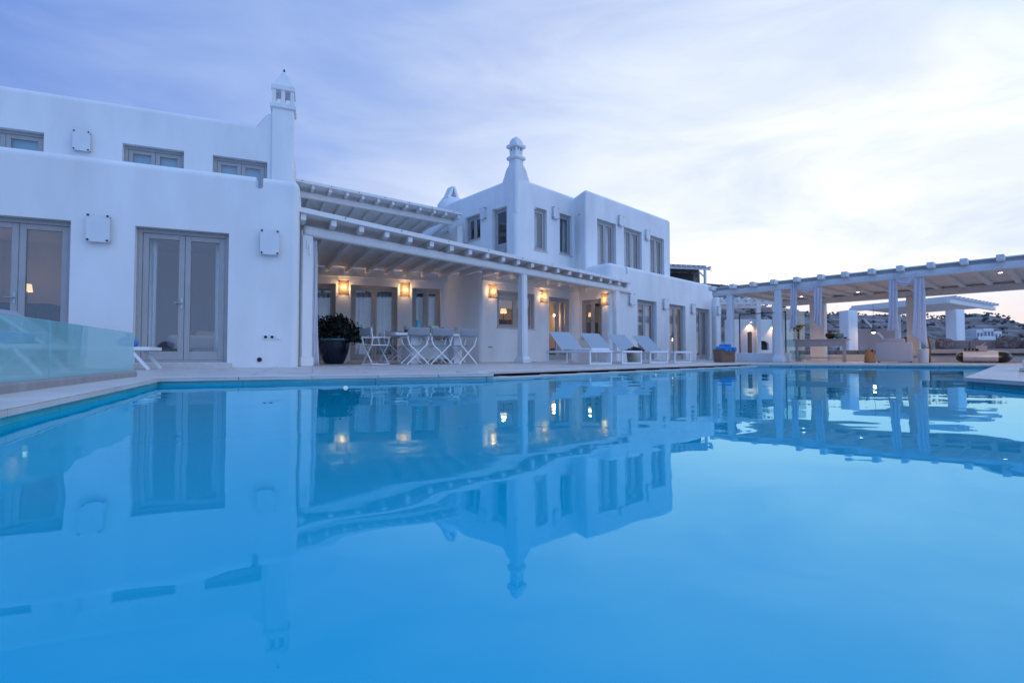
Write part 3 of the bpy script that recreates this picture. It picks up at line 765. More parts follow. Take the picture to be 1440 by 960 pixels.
# roof boards
bp = [FI.pt(-.05, .012), FI.pt(LI, .012)]
q = MB()
poly = [bp[0], bp[1], bp[1]+RD*.9, pE1-FF.i*.02, pC1+Vector((0, -.03, 0)), pC0+Vector((.02, -.02, 0)), pB1+Vector((0, -.02, 0)), FB.pt(-2.2, -.02), FA.pt(Aend+.02, 2.5), FA.pt(Aend+.02, .3)]
q.prism([p[:2] for p in poly], zr1+.002, zr1+.04); q.build('roof_board', CEIL, PERG, ID)
q = MB(); q.box(-.06, LI+.02, -.022, .009, zr1-.012, zr1+.085, FI.M()); q.build('fascia', WOODW, PERG, ID, bev=.006)
q = MB()
for k in range(9): q.tube([FI.pt(.9+1.35*k, -.03, zr1+.05), FI.pt(.9+1.35*k, -.02, zr1+.05)], .014, 8)
q.build('bolt', STUD, PERG, ID)
w0 = pE1-FI.o; dE = w0.dot(FI.i)/RD.dot(FI.i)
off = RD*min(.42, max(.12, dE-.10))
b0 = FI.pt(.10)+RD*.42; b1 = FI.pt(LI)+off; bu = (b1-b0).normalized(); BAZ = degrees(atan2(bu.x, bu.y))
lim = seg_hit(b0, bu, pE1, FF.pt(Fend)) or seg_hit(b0, bu, pC1, pE1) or LI
b1 = b0+bu*min(lim-.01, LI)
q = MB(); Mb = Fr(b0, BAZ).M(); q.box(0, (b1-b0).length, -.085, .085, 2.56, 2.762, Mb, bev=.05, seg=3); q.build('beam', WOODW, PERG, ID, smooth=True)
# wall plate under the rafters on B, C
q = MB(); q.box(Btl+1.2, Bend-.02, -.045, -.003, 2.63, 2.76, FB.M()); q.box(Ccor+.05, Cin-.06, -.045, -.003, 2.63, 2.76, FC.M()); q.build('wall_plate', WOODW, PERG, ID)
# columns
Fb = Fr(b0, BAZ)
def column(fr, t, name='column', w=.115, zt=2.558, parent=PERG, d=0.0, pl=.19):
    M = fr.M(t, d, 0)
    q = MB(); q.loft([[(sx*s-(sx*c if e else 0), sy*s-(0 if e else sy*c), z) for sx, sy, e in ((-1, -1, 0), (-1, -1, 1), (1, -1, 1), (1, -1, 0), (1, 1, 0), (1, 1, 1), (-1, 1, 1), (-1, 1, 0))] for s, c, z in ((w*1.12, .035, pl-.01), (w, .035, zt*.6), (w*.96, .035, zt))])
    o = q.build(name, PLASTER, parent, M, smooth=True)
    q = MB(); s = w*1.12
    q.loft([[(sx*k, sy*k, z) for sx, sy in ((-1, -1), (1, -1), (1, 1), (-1, 1))] for k, z in ((w*1.5, .001), (w*1.5, pl*.5), (w*1.38, pl*.62), (w*1.15, pl))])
    q.build('plinth', PLASTER, o, M, bev=.01)
    return o
tm_ = Fb.hit(735, 450)[0]; column(Fb, tm_)
tl = Fb.hit(429, 450)[0]; 
q = MB(); M = Fb.M(tl, 0, 0); q.box(-.10, .10, -.10, .10, .18, 2.558, M, bev=.012); o = q.build('column', PLASTER, PERG, ID)
q = MB(); q.box(-.125, .125, -.125, .125, .001, .18, M, bev=.012); q.build('plinth', PLASTER, o, ID)
q = MB(); q.tube([Fb.pt(tl-.02, -.115, 2.30), Fb.pt(tl-.02, -.115, 2.46)], .016); q.tube([Fb.pt(tl+.03, -.115, 2.18), Fb.pt(tl+.03, -.115, 2.40)], .02); q.build('bracket', METALW, PERG, ID)
tr = Fb.hit(866, 450)[0]
q = MB(); q.box(-.11, .11, -.10, .10, .001, 2.558, Fb.M(min(tr, (b1-b0).length-.12)), bev=.012); q.build('column', PLASTER, PERG, ID)

# upper pergola
UP = thing('upper_pergola', 'white timber pergola roof over the upstairs terrace between chimney and tower', 'pergola', T(FH.pt(0, 0, 0)))
LH = FH.hit(650, 297)[0]
uz0, uz1 = 5.43, 5.55
for px in (399, 416, 440.6, 465, 489, 511, 533, 553.5, 573, 592, 612, 628, 646):
    t = FH.hit(px, 275)[0]; p = FH.pt(t)
    L_ = 3.6/abs(RD.dot(FH.i))
    a = p+RD*.03; e = p+RD*(L_-.02); sd = Vector((RD.y, -RD.x, 0))*.045
    if px > 560:
        hz = seg_hit(p, RD, pG, FG1.pt(G1l)); 
        if hz and hz < L_: e = p+RD*(hz-.01)
    q = MB(); q.loft([[x+sd+Vector((0, 0, uz0)), x-sd+Vector((0, 0, uz0)), x-sd+Vector((0, 0, uz1)), x+sd+Vector((0, 0, uz1))] for x in (a, e)])
    q.build('rafter', WOODW, UP, ID, bev=.008)
q = MB(); q.prism([p[:2] for p in (FH.pt(-1.5, .012), FH.pt(LH, .012), FH.pt(LH-.1, 3.58), FH.pt(-1.5, 3.58))], uz1+.002, uz1+.04); q.build('roof_board', CEIL, UP, ID)
q = MB(); q.box(-1.5, LH+.02, -.02, .009, uz1-.0, uz1+.09, FH.M()); q.build('fascia', WOODW, UP, ID, bev=.006)
q = MB()
for k in range(7): q.tube([FH.pt(.2+.9*k, -.028, uz1+.05), FH.pt(.2+.9*k, -.018, uz1+.05)], .016, 8)
q.build('bolt', STUD, UP, ID)
q = MB(); q.box(-1.4, LH-.12, .42, .58, 5.24, 5.427, FH.M(), bev=.03); q.build('beam', WOODW, UP, ID)
q = MB(); th = FH.hit(645, 330, .5)[0]; q.box(th-.12, th+.12, .39, .61, 2.9, 5.237, FH.M(), bev=.012); q.build('column', PLASTER, UP, ID)

# ================================================================== WALL LAMPS
def lamp_at(fr, px, py, label, lit=False, **k):
    t, z = fr.hit(px, py); return wall_lamp(fr, t, z, label, lit, **k)
lamp_at(FB, 483, 405, 'glowing square wall lamp above the potted shrub, by the shaded terrace door', True)
lamp_at(FB, 569, 408, 'glowing square wall lamp between two terrace doors behind the dining table', True)
lamp_at(FC, 691, 410, 'glowing square wall lamp beside the two-pane window with a stone sill', True)
lamp_at(FC, 763, 417.5, 'glowing square wall lamp beside the orange lit doorway', True)
lamp_at(FE, 852, 421.5, 'glowing square wall lamp on the end wall next to the pergola pilaster', True)
lamp_at(FA, 141, 322.5, 'unlit square glass wall lamp between the two tall doors of the left wing')
lamp_at(FA, 380, 342, 'unlit square glass wall lamp above the double wall socket')
lamp_at(FA2, 117, 200, 'unlit square glass wall lamp on the upper storey of the left wing')
lamp_at(FG1, 681, 301, 'unlit square glass wall lamp upstairs between small window and half glazed tower door')
lamp_at(FG1, 628.5, 321, 'unlit square glass wall lamp in shade under the upper pergola')
lamp_at(FG2, 779.5, 300, 'unlit square glass wall lamp between the two narrow single-pane tower windows')
lamp_at(FG3, 871.5, 311, 'unlit square glass wall lamp upstairs between first and second curtained balcony doors')
lamp_at(FG3, 909, 331, 'unlit square glass wall lamp upstairs between second and third curtained balcony doors')
lamp_at(FF, 886.5, 421, 'unlit square glass wall lamp right after the pergola, before the ground floor glass doors')
lamp_at(FF, 934, 428, 'unlit square glass wall lamp between the first two ground floor doors behind the loungers')
lamp_at(FF, 973, 434.5, 'unlit square glass wall lamp beside the farthest ground floor glass door')

# sockets and a vent
def sockets(fr, px, py, n, label, w=.105):
    t, z = fr.hit(px, py); M = fr.M(t, 0, z)
    r = thing('wall_socket', label, 'socket', M)
    for k in range(n):
        q = MB(); q.box(k*w, k*w+w-.012, -.016, -.001, 0, .085); q.build('cover', SOCK, r, M, bev=.004)
        if k < 2:
            q = MB(); q.box(k*w+.022, k*w+w-.034, -.020, -.0165, .02, .065); q.build('flap', DARK, r, M)
sockets(FA, 369.5, 477, 3, 'row of three white outdoor sockets low on the left wing wall')
sockets(FC, 686, 489.5, 2, 'pair of white outdoor sockets under the terrace window')
t, z = FA.hit(365, 505.5); M = FA.M(t, 0, z)
q = MB(); q.tube([(0, -.02, 0), (0, -.001, 0)], .04, 20); r = tag(q.build('wall_vent', DARK, None, M, bev=.004), 'small round black vent near the foot of the left wing wall', 'vent')

# ================================================================== THINGS ON THE TERRACE
# curtain tied at the pergola post
def drape(name, label, p, az, w0, w1, h, folds, mat_=VOILE, flare=1.0, group=None, tail=0.0):
    fr = Fr(p, az); M = fr.M(0, 0, 0)
    def fn(u, v):
        k = 1-v                                     # 0 at top
        w = w0+(w1-w0)*(k**flare)
        x = (u-.5)*w+.03*sin(k*4+u*2)*k
        a = .03*(.5+.6*k)
        y = a*sin(u*folds*1.37*pi+.9*sin(k*3)+1)+.6*a*sin(u*folds*2.9*pi+k*2.2)+.010*sin(u*17+k*9)
        z = h*v+tail*(u-.5)*k*k
        return (x, y, z)
    q = MB().grid(fn, folds*9, 26)
    o = q.build(name, mat_, None, M, smooth=True, solid=.006)
    return tag(o, label, 'curtain', group)
cp_ = Fb.pt(tl, .16); 
o = drape('curtain', 'white voile curtain hanging beside the square post of the left wing', (cp_.x+.18, cp_.y+.04, 0), 50, .16, .34, 2.5, 4)
o.location.z = .015
# potted shrub
pp = gp(470, 12.3)
POT = thing('plant_pot', 'large dark blue glazed pot standing on the terrace under the shrub', 'plant pot', T(pp))
H = .62
prof = [(.20, 0.0), (.23, .03), (.29, .16), (.345, .33), (.37, .46), (.365, .55), (.375, .59), (.385, .61), (.36, .62), (.335, .60), (.33, .5)]
q = MB(); q.lathe(prof, 36); q.build('pot', GLAZE, POT, T(pp), smooth=True)
q = MB(); q.lathe([(.383, .585), (.395, .60), (.39, .622), (.36, .624), (.35, .612)], 36, cap=False); q.build('rim', TEALG, POT, T(pp), smooth=True)
q = MB(); q.lathe([(.331, .55), (.332, .57)], 24); q.build('soil', SOIL, POT, T(pp))
SHR = thing('shrub', 'dense dark leafy shrub growing out of the glazed blue pot', 'shrub', T(pp+Vector((0, 0, .56))))
MS = T(pp+Vector((0, 0, .56)))
q = MB(); tips = []
for k in range(30):
    a = random.random()*6.28; R = random.uniform(.12, .58); hh = random.uniform(.22, .64)*(1-.35*(R/.5)**2)
    if k < 5: R = .55; a = -.3+random.random()*.8; hh = random.uniform(.0, .3)
    e = Vector((R*cos(a)+.06, R*sin(a), hh)); m_ = e*.5+Vector((0, 0, .10))
    q.tube([(0, 0, 0), m_, e], [.014, .009, .005], 5); tips.append((m_, e))
q.build('stem', BARK, SHR, MS)
q = MB()
for m_, e in tips:
    for k in range(115):
        c = m_.lerp(e, random.random()**.6)+Vector((random.gauss(0, .075), random.gauss(0, .075), random.gauss(0, .065)))
        d = Vector((random.gauss(0, 1), random.gauss(0, 1), random.gauss(.3, .8))).normalized(); s = random.uniform(.055, .095)
        a = d.cross(Vector((random.random(), random.random(), random.random()))).normalized(); nn = d.cross(a)
        v = [q.b.verts.new(c+x) for x in (-d*s*.3, a*s*.36+nn*.006+d*s*.25, d*s, -a*s*.36+nn*.006+d*s*.25)]
        q.b.faces.new(v)
q.build('foliage', LEAF, SHR, MS)

# dining table and chairs
TAZ = 60; tcn = Vector((-2.07, 12.45, 0)); FT = Fr(tcn, TAZ); MT = FT.M()
TB = thing('dining_table', 'white rectangular outdoor dining table with solid slab legs, laid for a meal', 'table', MT)
q = MB(); q.box(-1.02, 1.02, -.48, .48, .69, .755); q.build('tabletop', TABLEW, TB, MT, bev=.006)
for x in (-.62, .50):
    q = MB(); q.box(x, x+.22, -.36, .36, .001, .689); q.build('leg', TABLEW, TB, MT, bev=.008)
q = MB(); q.box(-.40, .50, -.03, .03, .12, .60); q.build('stretcher', TABLEW, TB, MT, bev=.005)
ZT = .7555
def chair_proto(M, label):
    r = thing('folding_chair', label, 'chair', M, 'folding director chairs round the dining table')
    # local: x width, faces +y, back at y=-.22
    for y in (-.20, .22):
        for s in (-1, 1):
            top = .86 if y < 0 else .635
            pts = [(s*.245, y-(.05 if y < 0 else 0), top), (s*.25, y, .60), (s*.20, y, .46), (-s*.255, y+s*.012, .018)]
            q = MB(); q.tube(pts, .0125, square=True); q.build('leg', METALW, r, M)
    for s in (-1, 1):
        q = MB(); q.box(s*.25-.024, s*.25+.024, -.23, .26, .628, .648); q.build('armrest', METALW, r, M, bev=.005)
        q = MB(); q.tube([(s*.255, -.22, .012), (s*.255, .24, .012)], .0115, square=True); q.tube([(s*.205, -.21, .455), (s*.205, .23, .455)], .011, square=True); q.build('rail', METALW, r, M)
    q = MB().grid(lambda u, v: ((u-.5)*.42, -.20+.42*v, .462-.028*sin(pi*u)), 8, 4); q.build('seat', CANVAS, r, M, smooth=True, solid=.008)
    q = MB().grid(lambda u, v: ((u-.5)*.53, -.262-.028*sin(pi*u)*(1), .665+.19*v+.006*sin(u*9)), 12, 4); q.build('backrest', CANVAS, r, M, smooth=True, solid=.014)
    return r
def cm(x, y, rot): return MT @ T((x, y, 0), rot)
spec = [(-.62, -.66, .05, 'grey canvas folding chair, leftmost of the three with backs to the pool'),
        (-.02, -.67, -.06, 'grey canvas folding chair, middle one of the three with backs to the pool'),
        (.62, -.64, .22, 'grey canvas folding chair with its back to the pool, farthest from the potted shrub'),
        (-1.38, -.02, -pi/2+.25, 'grey canvas folding chair at the table end beside the potted shrub'),
        (-.66, .70, pi, 'grey canvas folding chair across the table, nearest the curtained double door'),
        (.0, .72, pi+.06, 'grey canvas folding chair across the table, behind the blue bottle and candle box'),
        (.66, .70, pi-.05, 'grey canvas folding chair across the table, nearest the terrace wall corner')]
ch0 = None
for (x, y, rz, lb) in spec:
    if ch0 is None: ch0 = chair_proto(cm(x, y, rz), lb)
    else: dup(ch0, cm(x, y, rz), lb)
# tableware
def lathe_thing(name, label, cat, M, prof, m, n=16, group=None):
    q = MB(); q.lathe(prof, n); return tag(q.build(name, m, None, M, smooth=True), label, cat, group)
wg = [(.032, 0), (.033, .003), (.006, .008), (.005, .07), (.02, .085), (.036, .11), (.038, .14), (.032, .175), (.030, .175), (.035, .14), (.033, .11), (.004, .088)]
gl_l = 'clear wine glass standing on the white dining table'
for k, (x, y) in enumerate(((-.72, -.25), (-.58, .22), (-.05, -.2), (.02, .25), (.28, -.18), (.42, .24), (.62, -.2), (.72, .2))):
    lathe_thing('wine_glass', gl_l, 'wine glass', MT @ T((x, y, ZT)), wg, DRINKG, 14, 'wine glasses on the dining table')
lathe_thing('bottle', 'tall turquoise glass bottle on the dining table', 'bottle', MT @ T((-.32, .02, ZT)), [(.055, 0), (.06, .02), (.06, .14), (.045, .2), (.055, .30), (.06, .33), (.05, .33), (.04, .2), (.045, .05)], TEALC)
lathe_thing('candle_holder', 'small dark round candle holder on the dining table', 'candle holder', MT @ T((-.62, -.02, ZT)), [(.045, 0), (.055, .02), (.055, .09), (.048, .10), (.046, .05)], POTD)
q = MB(); q.box(-.10, .10, -.10, .10, 0, .20); q.box(-.085, .085, -.085, .085, .2, .203); tag(q.build('candle_box', LIME, None, MT @ T((.10, .02, ZT)), bev=.008), 'pale lime square candle box at the middle of the dining table', 'candle box')
for k, (x, y) in enumerate(((-.12, .12), (.55, .02))):
    lathe_thing('bowl', ('teal bowl beside the lime candle box', 'teal bowl near the far end of the dining table')[k], 'bowl', MT @ T((x, y, ZT)), [(.03, 0), (.05, .02), (.065, .08), (.07, .10), (.062, .10), (.045, .03)], TEALC)
for k, (x, y) in enumerate(((-.78, -.3), (-.78, .3), (-.1, -.34), (-.05, .36), (.6, -.34), (.62, .36))):
    lathe_thing('plate', 'dark round plate laid on the white dining table', 'plate', MT @ T((x, y, ZT)), [(.08, 0), (.12, .006), (.14, .014), (.135, .017), (.09, .008)], POTD, 24, 'dark plates on the dining table')

# sun loungers
def lounger(M, label, group, slant=False):
    r = thing('sun_lounger', label, 'sun lounger', M, group)
    W, L = .66, 1.95
    q = MB()
    for x in (-W/2, W/2-.04): q.box(x, x+.04, 0, L, .285, .335)
    q.box(-W/2+.0405, W/2-.0405, 0, .04, .285, .335); q.box(-W/2+.0405, W/2-.0405, L-.04, L, .285, .335)
    q.build('frame', METALW, r, M, bev=.004)
    if slant:
        for y, d in ((.10, -.1), (L-.16, .14)):
            for s in (-1, 1):
                q = MB(); x = s*(W/2-.02); q.tube([(x, y+.12 if d < 0 else y-.12, .284), (x, y+d*1.0, .003)], .018, square=True); q.build('leg', METALW, r, M)
    else:
        for y in (.02, L-.07):
            for s in (-1, 1):
                q = MB(); x = s*(W/2-.02); q.box(x-.02, x+.02, y, y+.04, .04, .284); q.build('leg', METALW, r, M, bev=.003)
            q = MB(); q.box(-W/2, W/2, y, y+.04, .002, .039); q.build('runner', METALW, r, M, bev=.003)
    # seat to y=1.2 ; back from hinge y=1.15 rising to the head
    q = MB(); q.box(-W/2+.045, W/2-.045, .045, 1.18, .318, .334); q.build('seat', MESHG, r, M)
    a = radians(38); by = 1.17; Lb = .80
    Mb_ = M @ T((0, by, .34)) @ Matrix.Rotation(a, 4, 'X')
    q = MB()
    for x in (-W/2+.01, W/2-.05): q.box(x, x+.04, 0, Lb, -.015, .02)
    q.box(-W/2+.051, W/2-.051, Lb-.04, Lb, -.015, .02); q.build('back_frame', METALW, r, Mb_, bev=.003)
    q = MB(); q.box(-W/2+.03, W/2-.03, .0, Lb-.02, .0205, .032); q.build('backrest', MESHG, r, Mb_)
    q = MB(); ty, tz = by+Lb*.6*cos(a), .34+Lb*.6*sin(a)
    for s in (-1, 1): q.tube([(s*.27, ty, tz-.02), (s*.27, ty-.02, .31)], .011, 6)
    q.build('strut', METALW, r, M)
    return r
LAZ = 28            # long axis leans this far left of straight ahead
labs = ['white sun lounger in front of the orange lit doorway', 'white sun lounger in front of the plant window of the end wall', 'white sun lounger just behind the cream flower pot', 'white sun lounger farthest along the row, nearest the towel basket']
l0 = None
for k in range(4):
    foot = Vector((1.86+.945*k, 11.45+.86*k, 0))+Vector((.26, .235, 0))
    M = T(foot, radians(LAZ))
    if l0 is None: l0 = lounger(M, labs[0], 'white sun loungers in a row by the pool')
    else: dup(l0, M, labs[k])
    if k in (0,):
        q = MB(); q.box(-.27, .27, .03, .75, .336, .385, bev=.018, seg=3); tag(q.build('folded_towel', CLOTH, None, M, smooth=True), 'white folded towel lying on the foot of the lounger by the lit doorway', 'towel')
# cream pot with dark red plant
cpz = gp(892, 13.2)
FPOT = thing('flower_pot', 'cream woven flower pot standing among the sun loungers', 'flower pot', T(cpz))
q = MB(); q.lathe([(.15, .001), (.17, .02), (.20, .16), (.205, .28), (.195, .30), (.18, .30), (.18, .26)], 26); q.build('pot', CREAMW, FPOT, T(cpz), smooth=True)
q = MB(); q.lathe([(.179, .25), (.18, .265)], 20); q.build('soil', SOIL, FPOT, T(cpz))
MR = T(cpz+Vector((0, 0, .266))); RF = thing('red_plant', 'low dark red leafy plant in the cream woven pot', 'plant', MR)
q = MB(); q2 = MB()
for k in range(420):
    a = random.random()*6.28; R = abs(random.gauss(0, .11)); c = Vector((R*cos(a), R*sin(a), .02+random.random()*.15*(1-R*2.2)))
    d = Vector((random.gauss(0, 1), random.gauss(0, 1), .8)).normalized(); s = .045; b_ = d.cross(Vector((.3, .7, .1))).normalized()
    q.b.faces.new([q.b.verts.new(c+x) for x in (-d*s*.2, b_*s*.4, d*s, -b_*s*.4)])
    if k < 14: q2.tube([(0, 0, -.02), c], .005, 5)
q.build('foliage', REDF, RF, MR); q2.build('stem', BARK, RF, MR)

# towel basket
tbp = gp(1018.5, 15.4)
BK = thing('towel_basket', 'brown woven basket filled with rolled blue towels at the pavilion corner', 'basket', T(tbp, .3))
q = MB(); q.loft([[(sx*s-(sx*.05 if e else 0), sy*s*.8-(0 if e else sy*.05), z) for sx, sy, e in ((-1, -1, 0), (-1, -1, 1), (1, -1, 1), (1, -1, 0), (1, 1, 0), (1, 1, 1), (-1, 1, 1), (-1, 1, 0))] for s, z in ((.255, .001), (.262, .02), (.272, .30), (.28, .37), (.285, .40), (.262, .40), (.25, .36))])
q.build('basket', WICK, BK, T(tbp, .3), smooth=True)
for s in (-1, 1):
    q = MB(); q.tube([(s*.10, -.235, .26), (s*.10-.06*s, -.262, .29), (0, -.266, .30)], .012, 6); q.build('handle', WICK, BK, T(tbp, .3))
tl_l = 'rolled bright blue towel in the brown woven basket'
for k, (x, y, z, rz) in enumerate(((-.16, -.10, .40, .2), (.0, -.10, .42, -.1), (.16, -.09, .40, .3), (-.09, .05, .43, .0), (.08, .05, .46, .15), (.0, -.04, .50, .4))):
    q = MB(); M = T(tbp, .3) @ T((x, y, z), rz)
    q.tube([(0, -.17, 0), (0, -.165, 0), (0, 0, 0.004), (0, .165, 0), (0, .17, 0)], [.05, .068, .072, .068, .05], 14)
    tag(q.build('rolled_towel', BLUE, None, M, smooth=True), tl_l, 'towel', 'rolled blue towels in the basket')

# ================================================================== BALUSTRADE AND LOUNGERS AT THE LEFT
bA, bB = Vector((-2.571, 2.485, 0)), Vector((-3.54, 4.644, 0))
ub = (bB-bA).normalized(); bA = bA-ub*2.6
FBal = Fr(bA, degrees(atan2(ub.x, ub.y)))         # x runs away from the camera; y points left/outside
BAL = thing('glass_balustrade', 'low frameless green glass balustrade on a grey kerb beside the pool', 'balustrade', FBal.M())
Lb = (bB-bA).length+.07; MBal = FBal.M()
q = MB(); q.box(0, Lb, .0, .22, -.02, .065, bev=.012); q.build('kerb', KERB, BAL, MBal)
px68 = FBal.back(.035).hit(68, 500)[0]
for a, b_ in ((.05, px68-.62-.006), (px68-.612, px68-.006) if False else (px68-1.9, px68-.006), (px68+.006, Lb-.012)):
    if b_-a < .05 or a == .05: continue
    q = MB(); q.box(a, b_, .028, .042, .05, .425, bev=.003); q.build('glass_panel', SCREEN, BAL, MBal)
fwd = radians(-112)      # foot points along the left wing towards the planter
for k, (px, Y, lb) in enumerate(((219, 7.5, 'white sun lounger with slanted legs behind the balustrade end'), (78, 5.6, 'white sun lounger mostly behind green balustrade glass'))):
    foot = gp(px, Y)
    M = T(foot, radians(90-68.1+68.1+0)) @ Matrix.Rotation(radians(0), 4, 'Z')
    M = T(foot, radians(90-21.9))
    # local +y must run to the left along the wing
    M = T(foot, atan2(-FA.u.y, -FA.u.x)-pi/2)
    o = lounger(M, lb, 'white sun loungers behind the glass balustrade', slant=True)
    q = MB(); q.tube([(-.24, 0, 0), (-.235, 0, 0), (0, 0, .004), (.235, 0, 0), (.24, 0, 0)], [.05, .066, .07, .066, .05], 16)
    tag(q.build('rolled_towel', BLUE, None, M @ T((0, .34, .405)), smooth=True), ('rolled bright blue towel on the lounger at the balustrade end', 'rolled bright blue towel seen through the green balustrade glass')[k], 'towel')

# ================================================================== PAVILION
PAV = thing('pavilion', 'white open pavilion with flat timber roof, square columns and thick beams', 'pavilion', T(FP.pt(0, 2.5)))
tL = FP.hit(1003, 412)[0]; tR = 9.5
# front beam
q = MB(); q.box(tL, tR, -.09, .09, 2.29, 2.465, FP.M(), bev=.02, seg=3); q.build('beam', WOODW, PAV, ID, smooth=True)
DB = 5.43
q = MB(); q.box(tL+.3, tR, DB-.12, DB+.12, 2.28, 2.50, FP.M(), bev=.015); q.build('beam', WOODW, PAV, ID)
for px in (1003, 1032, 1060, 1089, 1121, 1154.5, 1188, 1225, 1264.6, 1307, 1353, 1403.5, 1459, 1520, 1590):
    t = FP.hit(px, 395)[0]
    q = MB(); q.box(t, t+.145, -.36, DB+.3, 2.467, 2.615, FP.M(), bev=.012); q.build('rafter', WOODW, PAV, ID)
q = MB(); q.box(tL+.1, tR, -.10, DB+.3, 2.56, 2.585, FP.M()); q.build('roof_board', CEIL, PAV, ID)
q = MB(); q.box(tL+.15, tR, -.085, -.05, 2.468, 2.612, FP.M().copy()); 
bpy.data.objects  # fascia boards sit between the rafters
q.b.free()
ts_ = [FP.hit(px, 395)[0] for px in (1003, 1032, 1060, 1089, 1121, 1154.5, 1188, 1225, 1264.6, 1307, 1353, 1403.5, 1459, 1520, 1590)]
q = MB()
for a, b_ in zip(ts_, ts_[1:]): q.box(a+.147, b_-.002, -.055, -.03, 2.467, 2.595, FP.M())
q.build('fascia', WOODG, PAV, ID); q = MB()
for a, b_ in zip(ts_, ts_[1:]): q.box(a+.147, b_-.002, DB-.03, DB+.03, 2.468, 2.6155, FP.M())
q.build('fascia', CEIL, PAV, ID)
for px in (1027, 1095):
    column(FP, FP.hit(px, 450)[0], w=.105, zt=2.288, parent=PAV, pl=.23)
for px, w in ((1151, .26), (1285, .17), (1475, .2)):
    t = FP.hit(px, 470, DB)[0]; q = MB(); q.box(t-w, t+w, DB-.17, DB+.17, .001, 2.279, FP.M(), bev=.02, seg=3); q.build('column', PLASTER, PAV, ID)
# low kerb wall under the glass
k0, k1 = FP.hit(1033, 500)[0], FP.hit(1090, 500)[0]
SCR = thing('glass_screen', 'clear glass screen on a low white kerb between two pavilion columns', 'glass screen', T(FP.pt(k0, .45)))
q = MB(); q.box(k0-.1, k1+.3, .36, .54, .001, .30, FP.M(), bev=.02); q.build('kerb', PLASTER, SCR, ID)
q = MB(); q.box(k0, k1+.15, .44, .452, .31, 1.62, FP.M()); q.build('pane', SCREEN2, SCR, ID)
q = MB()
for a in (k0-.03, k1+.151): q.box(a, a+.028, .43, .465, .302, 1.65, FP.M())
q.box(k0-.001, k1+.15, .43, .465, 1.621, 1.65, FP.M()); q.build('frame', DARKW, SCR, ID)
t2 = FP.hit(1099, 470, .8)[0]
SC2 = thing('wind_break', 'pale green glass wind panel standing behind the pavilion column', 'glass panel', T(FP.pt(t2, 1.2)))
q = MB(); q.box(t2, t2+.012, .75, 2.9, .05, 1.75, FP.M()); q.build('pane', SCREEN3, SC2, ID)
q = MB(); q.box(t2-.02, t2+.032, .73, 2.92, .001, .049, FP.M()); q.box(t2-.01, t2+.022, .73, 2.92, 1.751, 1.785, FP.M()); q.build('frame', METALW, SC2, ID)
# curtains of the pavilion
def pav_drape(px, ytop, ybot, w0, w1, label, d=-.11, fl=1.0, az=139, tail=0.0):
    t, _ = FP.hit(px, 440, d); p = FP.pt(t, d); zt_, zb_ = FP.hit(px, ytop, d)[1], FP.hit(px, ybot, d)[1]
    o = drape('curtain', label, p, az, w0, w1, zt_-zb_, 4, flare=fl, group='white curtains looped on the pavilion beam', tail=tail)
    o.location.z = zb_; return o
pav_drape(1116, 398, 461, .19, .24, 'white curtain hanging above the flowers on the console table', tail=.15)
pav_drape(1150, 404, 456, .25, .22, 'white curtain hanging in front of the wide pavilion pier', tail=-.25)
pav_drape(1256, 394, 465, .19, .26, 'white curtain hanging above the beige armchair')
pav_drape(1293, 391, 479, .23, .33, 'longest white curtain, reaching down beside the grey sofa', tail=-.35)
def swag(pxa, ya, pxb, yb, sag, label):
    d = -.115
    a = FP.pt(FP.hit(pxa, ya, d)[0], d, FP.hit(pxa, ya, d)[1]); b_ = FP.pt(FP.hit(pxb, yb, d)[0], d, FP.hit(pxb, yb, d)[1])
    def fn(u, v):
        p = a.lerp(b_, u); k = sin(pi*u)
        wv = .07+.10*k
        return p+Vector((0, 0, -sag*k-(wv)*v))-FP.i*(.03*k+.022*sin(v*4*pi+.8)*(.3+.7*k)+.004)
    q = MB().grid(fn, 22, 20); return tag(q.build('curtain_swag', VOILE, None, None, smooth=True, solid=.006), label, 'curtain', 'white swags looped on the pavilion beam')
swag(1117, 399, 1152, 396, .12, 'white fabric swag between the two curtains above the console table')
swag(1257, 386, 1289, 383, .16, 'white fabric swag between the two curtains above the armchair and sofa')
# ceiling spotlights
for px, py, d, lb in ((1206.5, 410.5, 3.0, 'small lit ceiling spotlight over the console table in the pavilion'), (1407, 393.5, 1.2, 'small lit ceiling spotlight near the pavilion end above the sofa'), (1127, 417.5, 3.0, 'small lit ceiling spotlight between the hanging curtains above the flowers')):
    t, _ = FP.hit(px, py, d); p = FP.pt(t, d); M = T((p.x, p.y, 2.46))
    r = thing('ceiling_spotlight', lb, 'spotlight', M, 'lit spotlights under the pavilion roof')
    q = MB(); q.lathe([(.05, -.10), (.055, -.09), (.055, .0), (.05, .0)], 16); q.build('housing', METALW, r, M)
    q = MB(); q.lathe([(.035, -.106), (.044, -.102)], 16); q.build('lens', SPOTE, r, M)
    q = MB(); q.tube([(0, 0, 0), (0, 0, .155)], .012, 8); q.build('stem', METALW, r, M)
    light('SPOT', M @ Vector((0, 0, -.13)), 70, WARM, .03, r, spot=2.5)

